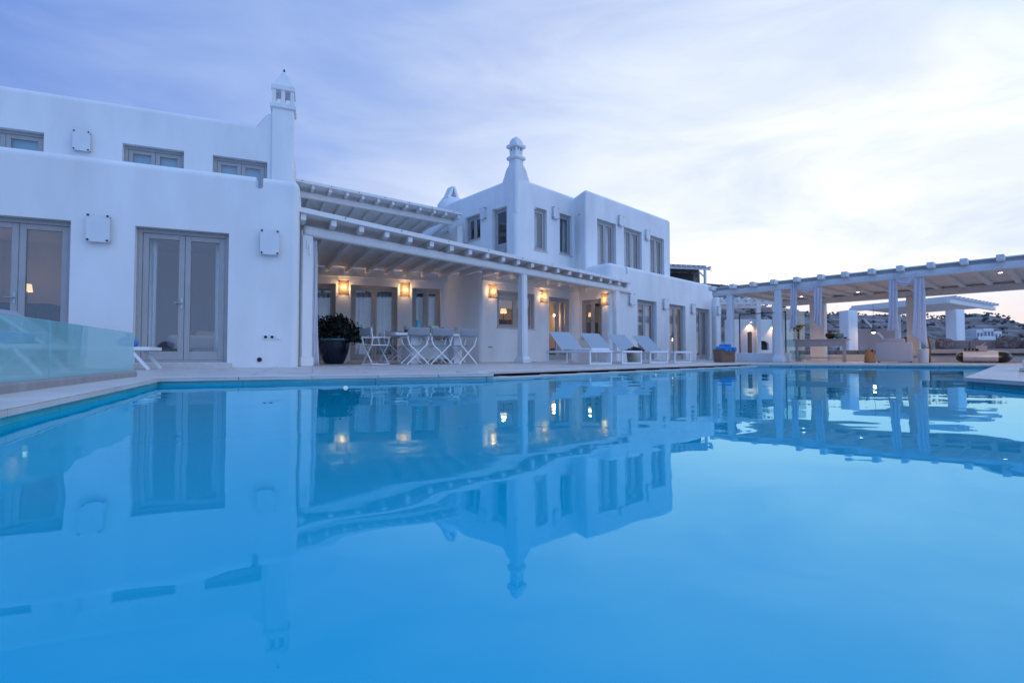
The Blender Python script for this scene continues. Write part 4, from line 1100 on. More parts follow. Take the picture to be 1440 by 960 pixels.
# console table with vases
cA = gp(1119, 17.3); cB = gp(1188, 16.4)
u_ = (cB-cA); FCo = Fr(cA, degrees(atan2(u_.x, u_.y))); LC = u_.length; MC = FCo.M()
CO = thing('console_table', 'long washed wood console table with drawers and a low shelf', 'console table', MC)
q = MB(); q.box(-.10, LC+.12, -.04, .50, .735, .775); q.build('tabletop', CONSOLE, CO, MC, bev=.006)
for x in (0, LC-.07):
    for y in (0, .39):
        q = MB(); q.box(x, x+.07, y, y+.07, .001, .734); q.build('leg', CONSOLE, CO, MC, bev=.005)
q = MB(); q.box(.071, LC-.071, .012, .40, .53, .733); q.build('apron', CONSOLE, CO, MC)
nd = 3
for k in range(nd):
    x0 = .09+(LC-.18)/nd*k; q = MB(); q.box(x0+.015, x0+(LC-.18)/nd-.015, -.004, .0115, .55, .715); d_ = q.build('drawer', CONSOLE, CO, MC, bev=.004)
    q = MB(); xm = x0+(LC-.18)/nd/2; q.ball((xm, -.02, .63), .014); q.build('knob', STEEL, d_, MC, smooth=True)
q = MB(); q.box(.02, LC-.02, .02, .44, .12, .155); q.build('shelf', CONSOLE, CO, MC, bev=.004)
def on_console(px): return FCo.hit(px, 470, .2)[0]
vt = [(.07, 0), (.10, .02), (.16, .10), (.165, .17), (.13, .23), (.075, .255), (.07, .275), (.085, .29), (.065, .29), (.06, .26)]
lathe_thing('round_vase', 'dark round pottery vase on the console table', 'vase', MC @ T((on_console(1167.5), .2, .7755), 0, .9), vt, POTD, 26)
lathe_thing('round_vase', 'sea green round pottery vase on the console table', 'vase', MC @ T((on_console(1179.5), .2, .7755), 0, .9), vt, POTG, 26)
lathe_thing('flower_vase', 'dark green vase holding the flowers on the console table', 'vase', MC @ T((on_console(1120), .2, .7755)), [(.08, 0), (.10, .01), (.105, .2), (.09, .25), (.10, .29), (.09, .29), (.08, .2)], POTV, 22)
MF = MC @ T((on_console(1120), .2, 1.02)); BQ = thing('bouquet', 'bouquet of pale yellow flowers with dark leaves in the green vase', 'flowers', MF)
q = MB(); q2 = MB(); q3 = MB()
for k in range(34):
    a = random.random()*6.28; R = random.uniform(.03, .24); e = Vector((R*cos(a), R*sin(a), random.uniform(.08, .36)))
    q.tube([(0, 0, 0), e*.6+Vector((0, 0, .04)), e], .005, 5)
    for j in range(7):
        d = Vector((random.gauss(0, 1), random.gauss(0, 1), random.gauss(.4, .7))).normalized(); s = .075; b_ = d.cross(Vector((.2, .5, .3))).normalized()
        tgt = q2 if k % 2 else q3; c = e if k % 2 else e*.6
        tgt.b.faces.new([tgt.b.verts.new(c+x) for x in (-d*s*.1, b_*s*.4+d*s*.5, d*s, -b_*s*.4+d*s*.5)])
q.build('stem', LEAF, BQ, MF); q2.build('blossom', PETAL, BQ, MF); q3.build('foliage', LEAF, BQ, MF)
lathe_thing('bowl', 'small dark bowl at the end of the console table', 'bowl', MC @ T((LC+.0, .15, .7755)), [(.03, 0), (.05, .02), (.07, .05), (.06, .05), (.04, .02)], POTD)

# straw bag
sp = gp(1223, 14.6); MSB = T(sp, .5)
BG = thing('straw_bag', 'tall woven straw bag with two handles standing at the pool edge', 'bag', MSB)
def bagf(u, v):
    a = 2*pi*u; rx = .185+.02*sin(pi*v)-.015*v; ry = .12-.05*v
    top = .34+.06*abs(cos(a))**1.5-.05*(1-abs(cos(a)))
    return (rx*cos(a), ry*sin(a), .002+top*v)
q = MB().grid(bagf, 36, 8); q.lathe([(.18, .004), (.1, .005)], 24, sy=.65); q.build('bag', STRAW, BG, MSB, smooth=True, solid=.012)
for s in (-1, 1):
    q = MB(); q.tube([(-.10, s*.05, .30), (-.09, s*.055, .40), (0, s*.055, .47), (.09, s*.055, .40), (.10, s*.05, .30)], .009, 6); q.build('handle', CREAMW, BG, MSB, smooth=True)
# armchair, seen from behind
ap = gp(1257, 14.7); MAr = FP.back(0).M(); MAr = T(ap, radians(-49+10))
AR = thing('armchair', 'boxy beige upholstered armchair seen from behind with a loose cushion', 'armchair', MAr)
q = MB(); q.box(-.44, .44, -.05, .12, .03, .60, bev=.03, seg=3); q.build('backrest', ARMF, AR, MAr, smooth=True)
for x in (-.44, .28):
    q = MB(); q.box(x, x+.16, .121, .85, .03, .56, bev=.03, seg=3); q.build('armrest', ARMF, AR, MAr, smooth=True)
q = MB(); q.box(-.279, .279, .121, .84, .05, .30, bev=.02); q.build('base', ARMF, AR, MAr)
q = MB(); q.box(-.275, .275, .125, .83, .301, .44, bev=.04, seg=3); q.build('seat', SEATF, AR, MAr, smooth=True)
q = MB(); q.box(-.27, .27, .14, .29, .43, .73, bev=.05, seg=3); q.build('cushion', SEATF, AR, MAr, smooth=True)
for x in (-.40, .37):
    for y in (0, .78):
        q = MB(); q.box(x, x+.04, y, y+.04, .001, .035); q.build('leg', DARKW, AR, MAr)

# sofa
s0 = gp(1311, 16.3); s1 = gp(1452, 14.9); us = s1-s0; FS = Fr(s0, degrees(atan2(us.x, us.y))); LS = us.length; MSo = FS.M()
SO = thing('sofa', 'long built-in sofa with taupe back cushions on a white plinth', 'sofa', MSo)
q = MB(); q.box(-.25, LS+.6, .10, .95, .001, .22, bev=.015); q.build('plinth', PLASTER, SO, MSo)
q = MB(); q.box(-.05, LS+.6, .0, .9, .225, .275); q.build('base', DARKW, SO, MSo, bev=.006)
for a, b_ in ((-.02, LS*.5-.005), (LS*.5+.005, LS+.5)):
    q = MB(); q.box(a, b_, -.03, .72, .278, .42, bev=.035, seg=3); q.build('seat', SEATF, SO, MSo, smooth=True)
for a, b_ in ((.12, LS*.42), (LS*.42+.01, LS*.78), (LS*.78+.01, LS+.5)):
    q = MB(); q.box(a, b_, .72, .90, .40, .72, bev=.045, seg=3); q.build('backrest', GREYF, SO, MSo, smooth=True)
for a in (-.13, LS+.0):
    q = MB(); q.box(a, a+.16, .02, .78, .41, .78, bev=.05, seg=3); q.build('armrest', GREYF, SO, MSo, smooth=True)
def fur(px, label, w=.42, tilt=.15):
    t = FS.hit(px, 483, .5)[0]; M = FS.M(t, .52, .42) @ Matrix.Rotation(tilt, 4, 'Y') @ Matrix.Rotation(-.35, 4, 'X')
    q = MB()
    g = bmesh.ops.create_icosphere(q.b, subdivisions=4, radius=1)
    for v in g['verts']:
        p = v.co.copy(); sx = abs(p.x)**.6*(1 if p.x > 0 else -1); sz = abs(p.z)**.6*(1 if p.z > 0 else -1)
        k = 1+.10*noise.noise(p*6)+.05*noise.noise(p*14)
        v.co = Vector((sx*w*.55*k, p.y*.12*k, sz*.20*k+.19))
    tag(q.build('fur_cushion', FUR, None, M, smooth=True), label, 'cushion')
fur(1327, 'grey fur cushion leaning on the sofa beside the long curtain')
fur(1421, 'grey fur cushion leaning on the sofa above the white coffee table', .5, -.1)
# coffee table
ctp = gp(1382, 14.2); MCT = T(ctp, radians(-41))
CT = thing('coffee_table', 'low white pebble shaped coffee table with black rounded ends', 'coffee table', MCT)
def peb(x0, x1, nm, m, k):
    q = MB(); rings = []
    R_ = .17
    N_ = 22
    for j in range(13):
        x = x0+(x1-x0)*(sin(pi/2*j/12) if x1 > .5 else 1-cos(pi/2*j/12) if x0 < -.5 else j/12)
        e = sqrt(max(0, 1-(max(0, abs(x)-.38)/.225)**2))
        e = max(.05, e)*k
        rings.append([(x, .36*e*cos(2*pi*i/N_)*(1-.25*abs(sin(2*pi*i/N_))), .173+.171*e*(abs(sin(2*pi*i/N_))**.7)*(1 if sin(2*pi*i/N_) > 0 else -1)) for i in range(N_)])
    q.loft(rings); q.build(nm, m, CT, MCT, smooth=True)
peb(-.43, .30, 'tabletop', PEBW, 1); peb(-.58, -.431, 'end', BLACKP, .98); peb(.301, .60, 'end', BLACKP, .98)
q = MB(); q.box(-.02, .22, -.10, .10, 0, .15, bev=.008); tag(q.build('grey_box', GREYF, None, MCT @ T((-.13, 0, .346))), 'small grey box standing on the pebble coffee table', 'box')
q = MB(); q.box(-.14, .10, -.08, .08, 0, .025, bev=.004); tag(q.build('tray', BROWNW, None, MCT @ T((-.27, 0, .346))), 'small brown wooden tray on the coffee table', 'tray')
for k in range(3): lathe_thing('tea_light', 'small dark tea light holder on the brown tray', 'candle holder', MCT @ T((-.37+.08*k, 0, .3715)), [(.025, 0), (.028, .05), (.022, .05), (.02, .02)], POTD, 12, 'tea light holders on the tray')
lathe_thing('candle_holder', 'round black candle holder at the edge of the coffee table tray', 'candle holder', MCT @ T((-.13, -.17, .346)), [(.03, 0), (.04, .03), (.035, .06), (.03, .06)], DARK, 14)
lathe_thing('glass_bowl', 'clear stemmed glass bowl on the coffee table', 'glass bowl', MCT @ T((.19, 0, .346)), [(.04, 0), (.008, .01), (.008, .06), (.07, .09), (.075, .13), (.068, .13), (.01, .07)], DRINKG, 18)
q = MB(); q.tube([(0, 0, 0), (.10, 0, .09)], .008, 6); tag(q.build('stick', METALW, None, MCT @ T((-.03, .0, .498))), 'short white stick leaning across the grey box on the coffee table', 'stick')
# bench cushion and white stool between armchair and sofa
bp_ = gp(1283, 15.6); MBe = T(bp_, radians(-30))
BE = thing('bench', 'white bench with a thick pale cushion behind the armchair', 'bench', MBe)
q = MB(); q.box(-.30, .34, .05, .5, .001, .17); q.build('base', PLASTER, BE, MBe, bev=.01)
q = MB(); q.box(-.36, .40, -.03, .55, .172, .34, bev=.06, seg=4); q.build('cushion', SEATF, BE, MBe, smooth=True)
pt_ = gp(1298.5, 14.3); lathe_thing('stool', 'white tapered round stool under the longest curtain', 'stool', T(pt_), [(.10, .001), (.115, .03), (.13, .36), (.135, .40), (.12, .41)], PLASTER, 24)
q = MB(); q.tube([(0, 0, .005), (.02, .0, .5), (-.03, .0, .72)], [.028, .02, .012], 7); q.tube([(.06, .05, .005), (.03, .04, .45)], .014, 6)
tag(q.build('driftwood', BROWNW, None, T(gp(1307, 14.5))), 'slim upright brown driftwood pole next to the sofa arm', 'driftwood')

# ================================================================== COURTYARD BEHIND THE PAVILION
# built-in bench along the back line
BB = thing('built_in_bench', 'long white masonry bench with blue grey seat cushions behind the console', 'bench', T(FP.pt(2.4, DB+.6)))
t0_, t1_ = FP.hit(1118, 497, DB+.5)[0], FP.hit(1240, 497, DB+.5)[0]
q = MB(); q.box(t0_, t1_, DB+.45, DB+1.05, .001, .26, FP.M(), bev=.015); q.build('base', PLASTER, BB, ID)
for k in range(4):
    a = t0_+(t1_-t0_)/4*k; q = MB(); q.box(a+.01, a+(t1_-t0_)/4-.01, DB+.43, DB+1.0, .262, .42, FP.M(), bev=.04, seg=3); q.build('cushion', BLUEG, BB, ID, smooth=True)
# fireplace wall
FW = Fr(gp(1066, 25.5), 82)
wl, wr = FW.hit(1028, 480)[0], FW.hit(1118, 480)[0]; wz = FW.hit(1066, 449)[1]
arc = MB(); aw = .30; az_ = FW.hit(1073, 492)[1]; at_ = FW.hit(1073.5, 480)[1]; ac = FW.hit(1073.5, 485)[0]
pr = [(ac-aw, az_)]+[(ac+aw*cos(pi-pi*i/12), at_-.02-aw*.55+aw*.75*sin(pi*i/12)) for i in range(13)]+[(ac+aw, az_)]
arc.loft([[FW.M() @ Vector((x, d, z)) for x, z in pr] for d in (-.4, .38)])
bmesh.ops.recalc_face_normals(arc.b, faces=arc.b.faces[:])
WALLF = thing('fireplace_wall', 'white courtyard wall with a black arched fireplace behind the glass screen', 'wall', T(FW.pt(0)))
solid('wall', [FW.pt(wl)[:2], FW.pt(wr)[:2], FW.pt(wr, .6)[:2], FW.pt(wl, .6)[:2]], -.3, wz, WALLF, .05, [arc], seg=3)
q = MB(); q.box(ac-aw-.05, ac+aw+.05, .14, .37, az_, at_+.1, FW.M()); q.build('hearth', SOOT, WALLF, ID)
for px, py, lb in ((1053.5, 452, 'warm spotlight washing the courtyard wall left of the fireplace'), (1086, 456, 'warm spotlight washing the courtyard wall right of the fireplace')):
    t, z = FW.hit(px, py); M = FW.M(t, -.16, z)
    r = thing('wall_spotlight', lb, 'spotlight', M, 'warm spotlights on the fireplace wall')
    q = MB(); q.tube([(0, .159, 0), (0, 0, 0)], .012); q.build('arm', METALW, r, M)
    q = MB(); q.tube([(0, 0, .05), (0, 0, -.05)], .04, 12); q.build('housing', METALW, r, M)
    q = MB(); q.tube([(0, 0, -.0505), (0, 0, -.056)], .034, 12); q.build('lens', SPOTE, r, M)
    light('SPOT', M @ Vector((.0, .03, -.08)), 36, (1, .48, .20), .04, r, spot=1.7, rot=Matrix.Rotation(radians(-90+72-90+72), 3, 'X') if False else (Fr((0, 0), FW.az).M().to_3x3() @ Matrix.Rotation(radians(14), 3, 'X')))
t, z = FW.hit(1048.5, 480); M = FW.M(t, -.35, 0)
q = MB(); q.box(-.09, .09, -.05, .05, .01, FW.hit(1048, 467)[1]); tag(q.build('wooden_plank', BROWNW, None, M, bev=.01), 'tall brown wooden plank standing against the fireplace wall', 'plank')
# courtyard pergola with stubby rafters, above the fireplace wall
FQ = Fr(gp(1013, 23.6), 96)
CP = thing('courtyard_pergola', 'small white pergola behind the glass screen and left pavilion columns', 'pergola', T(FQ.pt(0)))
q0, q1 = -.2, FQ.hit(1093, 425)[0]; zq = FQ.hit(1050, 428)[1]
q = MB(); q.box(q0, q1, -.09, .09, zq, zq+.17, FQ.M(), bev=.015); q.build('beam', WOODW, CP, ID); q = MB(); q.box(q0, q1, 1.9, 2.08, zq, zq+.17, FQ.M(), bev=.015); q.build('beam', WOODW, CP, ID)
for k in range(7): q = MB(); a = q0+.15+(q1-q0-.3)/6.5*k; q.box(a, a+.13, -.3, 2.3, zq+.172, zq+.32, FQ.M(), bev=.012); q.build('rafter', WOODW, CP, ID)
for a in (q0+.12, q1-.12):
    for d in (0, 2.0): q = MB(); q.box(a-.1, a+.1, d-.085, d+.085, -.2, zq-.002, FQ.M()); q.build('column', PLASTER, CP, ID, bev=.01)
# white pier at the end of the main house
q = MB(); pE = Fr(gp(1010, 22.9), 70); q.box(-.10, .14, 0, .3, -.1, zat(417.5, 22.9), pE.M(), bev=.05, seg=3)
tag(q.build('garden_pier', PLASTER, None, None, smooth=True), 'slim white garden pier at the far end of the main villa', 'pier')
wall_lamp(pE, .02, zat(436.5, 22.8), 'unlit square glass wall lamp on the slim white garden pier', w=.17, h=.42)
# far pergola with its two white piers, pink wall and stair
g0 = gp(1335, 22.5); gz = zat(420.5, 22.5)
FGn = Fr(g0, 57)
GPG = thing('garden_pergola', 'flat white garden pergola roof with toothed rafter ends in front of the hill', 'pergola', T(g0))
gl = gp(1196, 27.0)
ua = (gl-g0); LA = ua.length; FGl = Fr(gl, degrees(atan2(-ua.x, -ua.y)))
LBn = FGn.hit(1398, 430)[0]
q = MB(); q.box(0, LA, -.06, .10, gz-.17, gz-.002, FGl.M(), bev=.01); q.build('beam', WOODW, GPG, ID); q = MB(); q.box(.0, LBn, -.06, .10, gz-.17, gz-.002, FGn.M(), bev=.01); q.build('beam', WOODW, GPG, ID)
farc = FGn.pt(LBn)+(gl-g0)
q = MB(); q.prism([p[:2] for p in (g0, FGn.pt(LBn), farc, gl)], gz, gz+.035); q.build('roof_board', CEIL, GPG, ID)
for k in range(12):
    a = FGn.pt(LBn*(k+.4)/12.0); ul = (gl-g0).normalized()
    sd = FGn.u*.06
    q = MB(); q.loft([[x-sd+Vector((0, 0, gz+.037)), x+sd+Vector((0, 0, gz+.037)), x+sd+Vector((0, 0, gz+.16)), x-sd+Vector((0, 0, gz+.16))] for x in (a-ul*.28, a+ul*LA)])
    q.build('rafter', WOODW, GPG, ID, bev=.01)
def pier(px, Y, w, ytop, label):
    p = gp(px, Y); f = Fr(p, 80); q = MB(); q.box(-w/2, w/2, 0, w, -.3, zat(ytop, Y), f.M(), bev=.04, seg=3); return q.build('column', PLASTER, GPG, ID, smooth=True)
pier(1200.5, 25.2, .58, 436, ''); pier(1352, 22.9, .50, 434.5, ''); pier(1266, 26, .20, 441, '')
pw_ = Fr(gp(1238, 27.5), 95); q = MB(); a0_, a1_ = pw_.hit(1209, 470)[0], pw_.hit(1264, 470)[0]
q.prism([(a0_, 0), (a1_, 0), (a1_, .35), (a0_, .35)], -.3, zat(462, 27.5), pw_.M())
PW = tag(q.build('courtyard_wall', TERRAC, None, None, bev=.03), 'soft pink courtyard wall behind the pendant lamp', 'wall')
q = MB(); s_a = gp(1217, 26.6); s_b = gp(1243, 26.2)
q.loft([[Vector((s_a.x, s_a.y, zat(y, 26.6))) for y in (447, 449.5)]+[Vector((s_a.x, s_a.y+.1, zat(y, 26.6))) for y in (449.5, 447)], [Vector((s_b.x, s_b.y, zat(y, 26.2))) for y in (474, 476.5)]+[Vector((s_b.x, s_b.y+.1, zat(y, 26.2))) for y in (476.5, 474)]])
q.box(-.02, .02, .03, .07, -.3, zat(476, 26.2), Fr(s_b, 95).M())
tag(q.build('stair_rail', METALW), 'white sloping stair rail in front of the pink courtyard wall', 'stair rail')
# pendant lamp hung from the garden pergola
pl = Vector(((1229-720)/FPX*24.6, 24.6, 0)); zl = zat(467, 24.6); zroof = gz-.0
ML = T((pl.x, pl.y, zl)); PD = thing('pendant_lamp', 'grey enamel pendant lamp with a glowing bulb on a thin cord', 'pendant lamp', ML)
q = MB(); q.lathe([(.215, 0.0), (.20, .02), (.13, .09), (.10, .16), (.07, .19), (.06, .30), (.045, .31), (.02, .36)], 24); q.build('lamp_shade', LAMPM, PD, ML, smooth=True)
q = MB(); q.ball((0, 0, -.01), .075, .075, .05); q.build('bulb', BULB, PD, ML, smooth=True)
q = MB(); q.tube([(0, 0, .35), (0, 0, zroof-zl)], .008, 6); q.build('cord', DARK, PD, ML)
light('POINT', (pl.x, pl.y, zl-.12), 9, WARM, .06, PD)
# glass wind screens beyond the sofa
for a, b_, Y, lb in ((1268, 1345, 24.0, 'tall clear glass wind screen behind the grey sofa'),):
    p0, p1 = gp(a, Y+.8), gp(b_, Y-.9); u_ = p1-p0; f = Fr(p0, degrees(atan2(u_.x, u_.y)))
    r = thing('wind_screen', lb, 'glass screen', f.M())
    q = MB(); q.box(0, u_.length, 0, .012, .06, 1.55); q.build('pane', SCREEN2, r, f.M())
    q = MB(); q.box(0, u_.length, -.02, .032, -.1, .058); q.build('frame', METALW, r, f.M())
# stone house with a pergola up the slope
sh = gp(975, 47); phi_ = degrees(atan((975-720)/FPX)); FSH = Fr(sh, 78)
SHM = thing('stone_house', 'rough stone house with a white porch pergola on the slope above the villa', 'house', T(sh))
zt_, zb_ = zat(375.5, 47), zat(405, 47)
a0_, a1_ = FSH.hit(925, 390)[0], FSH.hit(984, 390)[0]
b_ = MB(); b_.box(a0_, a1_, 0, 5, zb_-2.5, zt_-.25, FSH.M()); w_ = b_.build('wall', ROCK, SHM, ID)
b_ = MB(); b_.box(a0_-.1, a1_-.05, -1.2, 5.1, zt_-.248, zt_+.02, FSH.M(), bev=.12, seg=3); b_.build('roof', ROCK, SHM, ID, smooth=True)
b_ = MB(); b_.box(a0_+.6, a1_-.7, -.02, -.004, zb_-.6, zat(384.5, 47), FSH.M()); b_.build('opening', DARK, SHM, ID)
b_ = MB(); b_.box(a0_, a1_+.05, -1.7, -1.55, zat(383, 47), zat(380.8, 47), FSH.M()); b_.box(a1_-.6, a1_-.42, -1.72, -1.54, zb_-2, zat(383.1, 47), FSH.M())
b_.tube([FSH.pt(a1_-.5, -1.62, zat(391, 46)), FSH.pt(a1_-1.1, -1.62, zat(383.5, 46))], .05, square=True)
for k in range(9): b_.box(a0_+.2+.5*k, a0_+.3+.5*k, -2.0, -1.21, zat(380.7, 47), zat(378.6, 47), FSH.M())
b_.build('porch', WOODW, SHM, ID)
# far white village houses
hz = [(1374, 1384, 463.5, 484, 118, 'white cube house on the hillside beside the garden pergola pier'), (1384, 1400, 461.5, 486, 122, 'widest white flat roofed house in the hillside hamlet'), (1399, 1411, 465.5, 486, 126, 'white flat roofed house at the outer end of the hillside hamlet'), (1376, 1404, 473, 490, 112, 'low white house with terrace at the foot of the hillside hamlet')]
for (a, b_, yt, yb, Y, lb) in hz:
    p = gp(a, Y); w = (b_-a)/FPX*Y; f = Fr(p, 84); z1_, z0_ = zat(yt, Y), zat(yb, Y)-2
    r = thing('village_house', lb, 'house', T(p), 'white houses on the far hillside')
    q = MB(); q.box(0, w, 0, 4, z0_, z1_, f.M(), bev=.12); q.build('wall', PLASTER, r, ID)
    nwin = 3 if w > 2.5 else 2
    for k in range(nwin):
        q = MB(); x = w*(k+.5)/nwin; q.box(x-.28, x+.28, -.02, -.003, z1_-1.9, z1_-.75, f.M()); q.build('window', BLUEG, r, ID)

# ================================================================== RIGHT PLATFORM
pd = gp(1447, 6.3); MD = T(pd, radians(-44))
DB_ = thing('daybed', 'white upholstered daybed at the edge of the paved pool platform', 'daybed', MD)
q = MB(); q.box(-.04, 1.9, -.45, .45, .02, .06); q.build('base', METALW, DB_, MD)
q = MB(); q.box(-.05, 1.9, -.46, .46, .061, .155, bev=.03, seg=3); q.build('cushion', CLOTH, DB_, MD, smooth=True)
for k, (px, Y) in enumerate(((1421, 6.7), (1431, 7.6))):
    p = gp(px, Y); q = MB(); q.box(-.22, .22, -.03, .03, .0, .009, T((0, 0, 0)))
    tag(q.build('floor_grille', DARK, None, T(p+Vector((0, 0, .001)), radians(8))), ('nearer dark slot grille in the white pool platform', 'farther dark slot grille in the white pool platform')[k], 'floor grille')

# ================================================================== THINGS SEEN INSIDE THE ROOMS
def bed(fr, t0, t1, d0, d1, z0, label):
    M = fr.M(t0, d0, z0); r = thing('bed', label, 'bed', M); w, d = t1-t0, d1-d0
    q = MB(); q.box(0, w, 0, d, .0, .25); q.build('base', GREYF, r, M)
    q = MB(); q.box(-.03, w+.03, -.03, d, .251, .52, bev=.08, seg=4); q.build('mattress', BEDF, r, M, smooth=True)
    for k in range(2): q = MB(); q.box(w*.08+w*.45*k, w*.08+w*.45*k+w*.38, d-.42, d-.04, .50, .68, bev=.08, seg=3); q.build('pillow', BEDF, r, M, smooth=True)
bed(FA, .15, 1.75, 1.5, 3.5, .09, 'white bed seen through the middle double door of the left wing')
def small_lamp(p, label, e, r_=.07, name='table_lamp'):
    M = T(p); r = thing(name, label, 'lamp', M)
    q = MB(); q.lathe([(r_*1.3, 0), (r_, .16), (r_*.9, .16), (r_*1.2, 0.0)], 18, cap=False); q.build('lamp_shade', SHADEE, r, M, smooth=True)
    q = MB(); q.ball((0, 0, .06), .03); q.build('bulb', BULB, r, M, smooth=True)
    q = MB(); q.tube([(0, 0, -.25), (0, 0, .12)], .012); q.lathe([(.07, -.26), (.06, -.245), (.015, -.24)], 16); q.build('base', DARKW, r, M)
    light('POINT', Vector(p)+Vector((0, 0, .2)), e, WARM, .08, r)
def in_room(fr, px, py, d):
    t, z = fr.hit(px, py, d); return fr.pt(t, d, z)
p1 = in_room(FA, 38, 410, 3.6)
q = MB(); tt = FA.hit(38, 410, 3.6)[0]; q.box(tt-.5, tt+.5, 3.35, 3.9, .09, p1.z-.262, FA.M()); tag(q.build('sideboard', BROWNW, None, None, bev=.01), 'low brown sideboard under the lamp inside the left wing', 'sideboard')
small_lamp(p1, 'small warm table lamp glowing inside the left wing behind the balustrade', 2.2)
p2 = in_room(FA, 292, 345, 1.6); M = T((p2.x, p2.y, 2.70)); r = thing('ceiling_lamp', 'small lit ceiling lamp inside the middle double door of the left wing', 'ceiling lamp', M)
q = MB(); q.lathe([(.07, -.05), (.075, -.02), (.075, .04)], 18); q.build('housing', METALW, r, M); q = MB(); q.lathe([(.055, -.062), (.065, -.052)], 18); q.build('lens', SPOTE, r, M)
light('SPOT', (p2.x, p2.y, 2.60), 14, WARM, .05, r, spot=1.9)
# lit room behind C
pc = in_room(FC, 779.5, 443, .85); M = T(pc); r = thing('chandelier', 'bright warm chandelier glowing inside the orange lit doorway', 'chandelier', M)
q = MB()
for k in range(26):
    a = random.random()*6.28; e = random.uniform(-.8, 1); d = Vector((cos(a)*sqrt(1-e*e*.8), sin(a)*sqrt(1-e*e*.8), e*.8)).normalized(); q.tube([(0, 0, 0), d*random.uniform(.10, .17)], [.006, .003], 5)
q.build('arm', STEEL, r, M); q = MB()
q.ball((0, 0, 0), .05)
q.build('bulb', BULB, r, M, smooth=True); q = MB(); q.tube([(0, 0, .03), (0, 0, 2.6-pc.z)], .006); q.build('cord', DARK, r, M)
light('POINT', pc-Vector((0, 0, .12)), 15, (1, .46, .17), .10, r)
pw2 = in_room(FC, 708, 440, 1.7); small_lamp(pw2, 'warm glowing lamp seen through the two-pane terrace window', 22, .10, 'floor_lamp')
q = MB(); tt = FC.hit(708, 440, 1.7)[0]; q.box(tt-.3, tt+.3, 1.45, 1.95, .05, pw2.z-.262, FC.M()); tag(q.build('cabinet', BROWNW, None, None, bev=.01), 'brown cabinet under the lamp behind the terrace window', 'cabinet')
ps = in_room(FC, 778, 489, .7); lathe_thing('round_pot', 'round brown pot on the floor inside the orange lit doorway', 'pot', T((ps.x, ps.y, .05)), [(.10, 0), (.2, .12), (.22, .25), (.17, .38), (.11, .42), (.12, .45), (.1, .45)], BROWNW, 24)
pe = in_room(FE, 830, 445, 1.4); light_p = pe
small_lamp(pe, 'warm lamp glowing behind the end wall window with plants', 9, .06)
q = MB(); tt = FE.hit(830, 445, 1.4)[0]; q.box(tt-.25, tt+.25, 1.2, 1.6, .5, pe.z-.262, FE.M()); tag(q.build('cabinet', BROWNW, None, None, bev=.01), 'brown cabinet under the lamp behind the plant window', 'cabinet')
for k, px in enumerate((824, 840)):
    p = in_room(FE, px, 475, .42); M = T((p.x, p.y, ez0+.0)); f_ = .12
    r = thing('window_plant', ('small green plant in the pot nearer the inner corner of the end wall window', 'small green plant in the pot nearer the lit wall lamp of the end wall window')[k], 'plant', M)
    q = MB(); q.lathe([(.05, .001), (.07, .09), (.06, .09)], 14); q.build('pot', SOCK, r, M, smooth=True)
    q = MB()
    for j in range(90):
        c = Vector((random.gauss(0, .06), random.gauss(0, .06), .12+random.random()*.12)); d = Vector((random.gauss(0, 1), random.gauss(0, 1), .8)).normalized(); b2 = d.cross(Vector((.3, .1, .7))).normalized(); s = .05
        q.b.faces.new([q.b.verts.new(c+x) for x in (-d*s*.2, b2*s*.4, d*s, -b2*s*.4)])
    q.build('foliage', LEAF, r, M)
q = MB(); q.box(edo[0]-.08, edo[1]+.08, .325, .6, ez0-.08, ez0-.002, FE.M()); q.build('window_shelf', STONE, HOUSE, ID)
pf = in_room(FF, 905, 430, 2.2); M = T((pf.x, pf.y, 2.55)); light('POINT', (pf.x, pf.y, 2.1), 16, WARM, .1, None, 'room_light')
M = T((pf.x, pf.y, 2.1)); r = thing('ceiling_lamp', 'small warm ceiling lamp inside the first ground floor door past the pergola', 'ceiling lamp', M)
q = MB(); q.ball((0, 0, .12), .07); q.build('bulb', SHADEE, r, M, smooth=True); q = MB(); q.tube([(0, 0, .18), (0, 0, .495)], .008); q.build('cord', DARK, r, M)

# ================================================================== WORLD, SUN, CAMERA
W = bpy.data.worlds.new('World'); S.world = W; W.use_nodes = True
nt = W.node_tree; N = nt.nodes.new; L = nt.links.new
bg = nt.nodes['Background']
SUNAZ, SUNEL = radians(34), radians(2.0)
sky = N('ShaderNodeTexSky'); sky.sky_type = 'NISHITA'; sky.sun_disc = False; sky.sun_elevation = SUNEL; sky.sun_rotation = SUNAZ; sky.air_density = 1.2; sky.dust_density = .6; sky.ozone_density = 4
tc = N('ShaderNodeTexCoord'); nv = N('ShaderNodeVectorMath'); nv.operation = 'NORMALIZE'; L(tc.outputs['Generated'], nv.inputs[0])
def dotn(v):
    d = N('ShaderNodeVectorMath'); d.operation = 'DOT_PRODUCT'; d.inputs[1].default_value = Vector(v).normalized(); L(nv.outputs[0], d.inputs[0]); return d.outputs['Value']
glow = dotn((sin(radians(27))*cos(radians(7)), cos(radians(27))*cos(radians(7)), sin(radians(7))))
sep = N('ShaderNodeSeparateXYZ'); L(nv.outputs[0], sep.inputs[0])
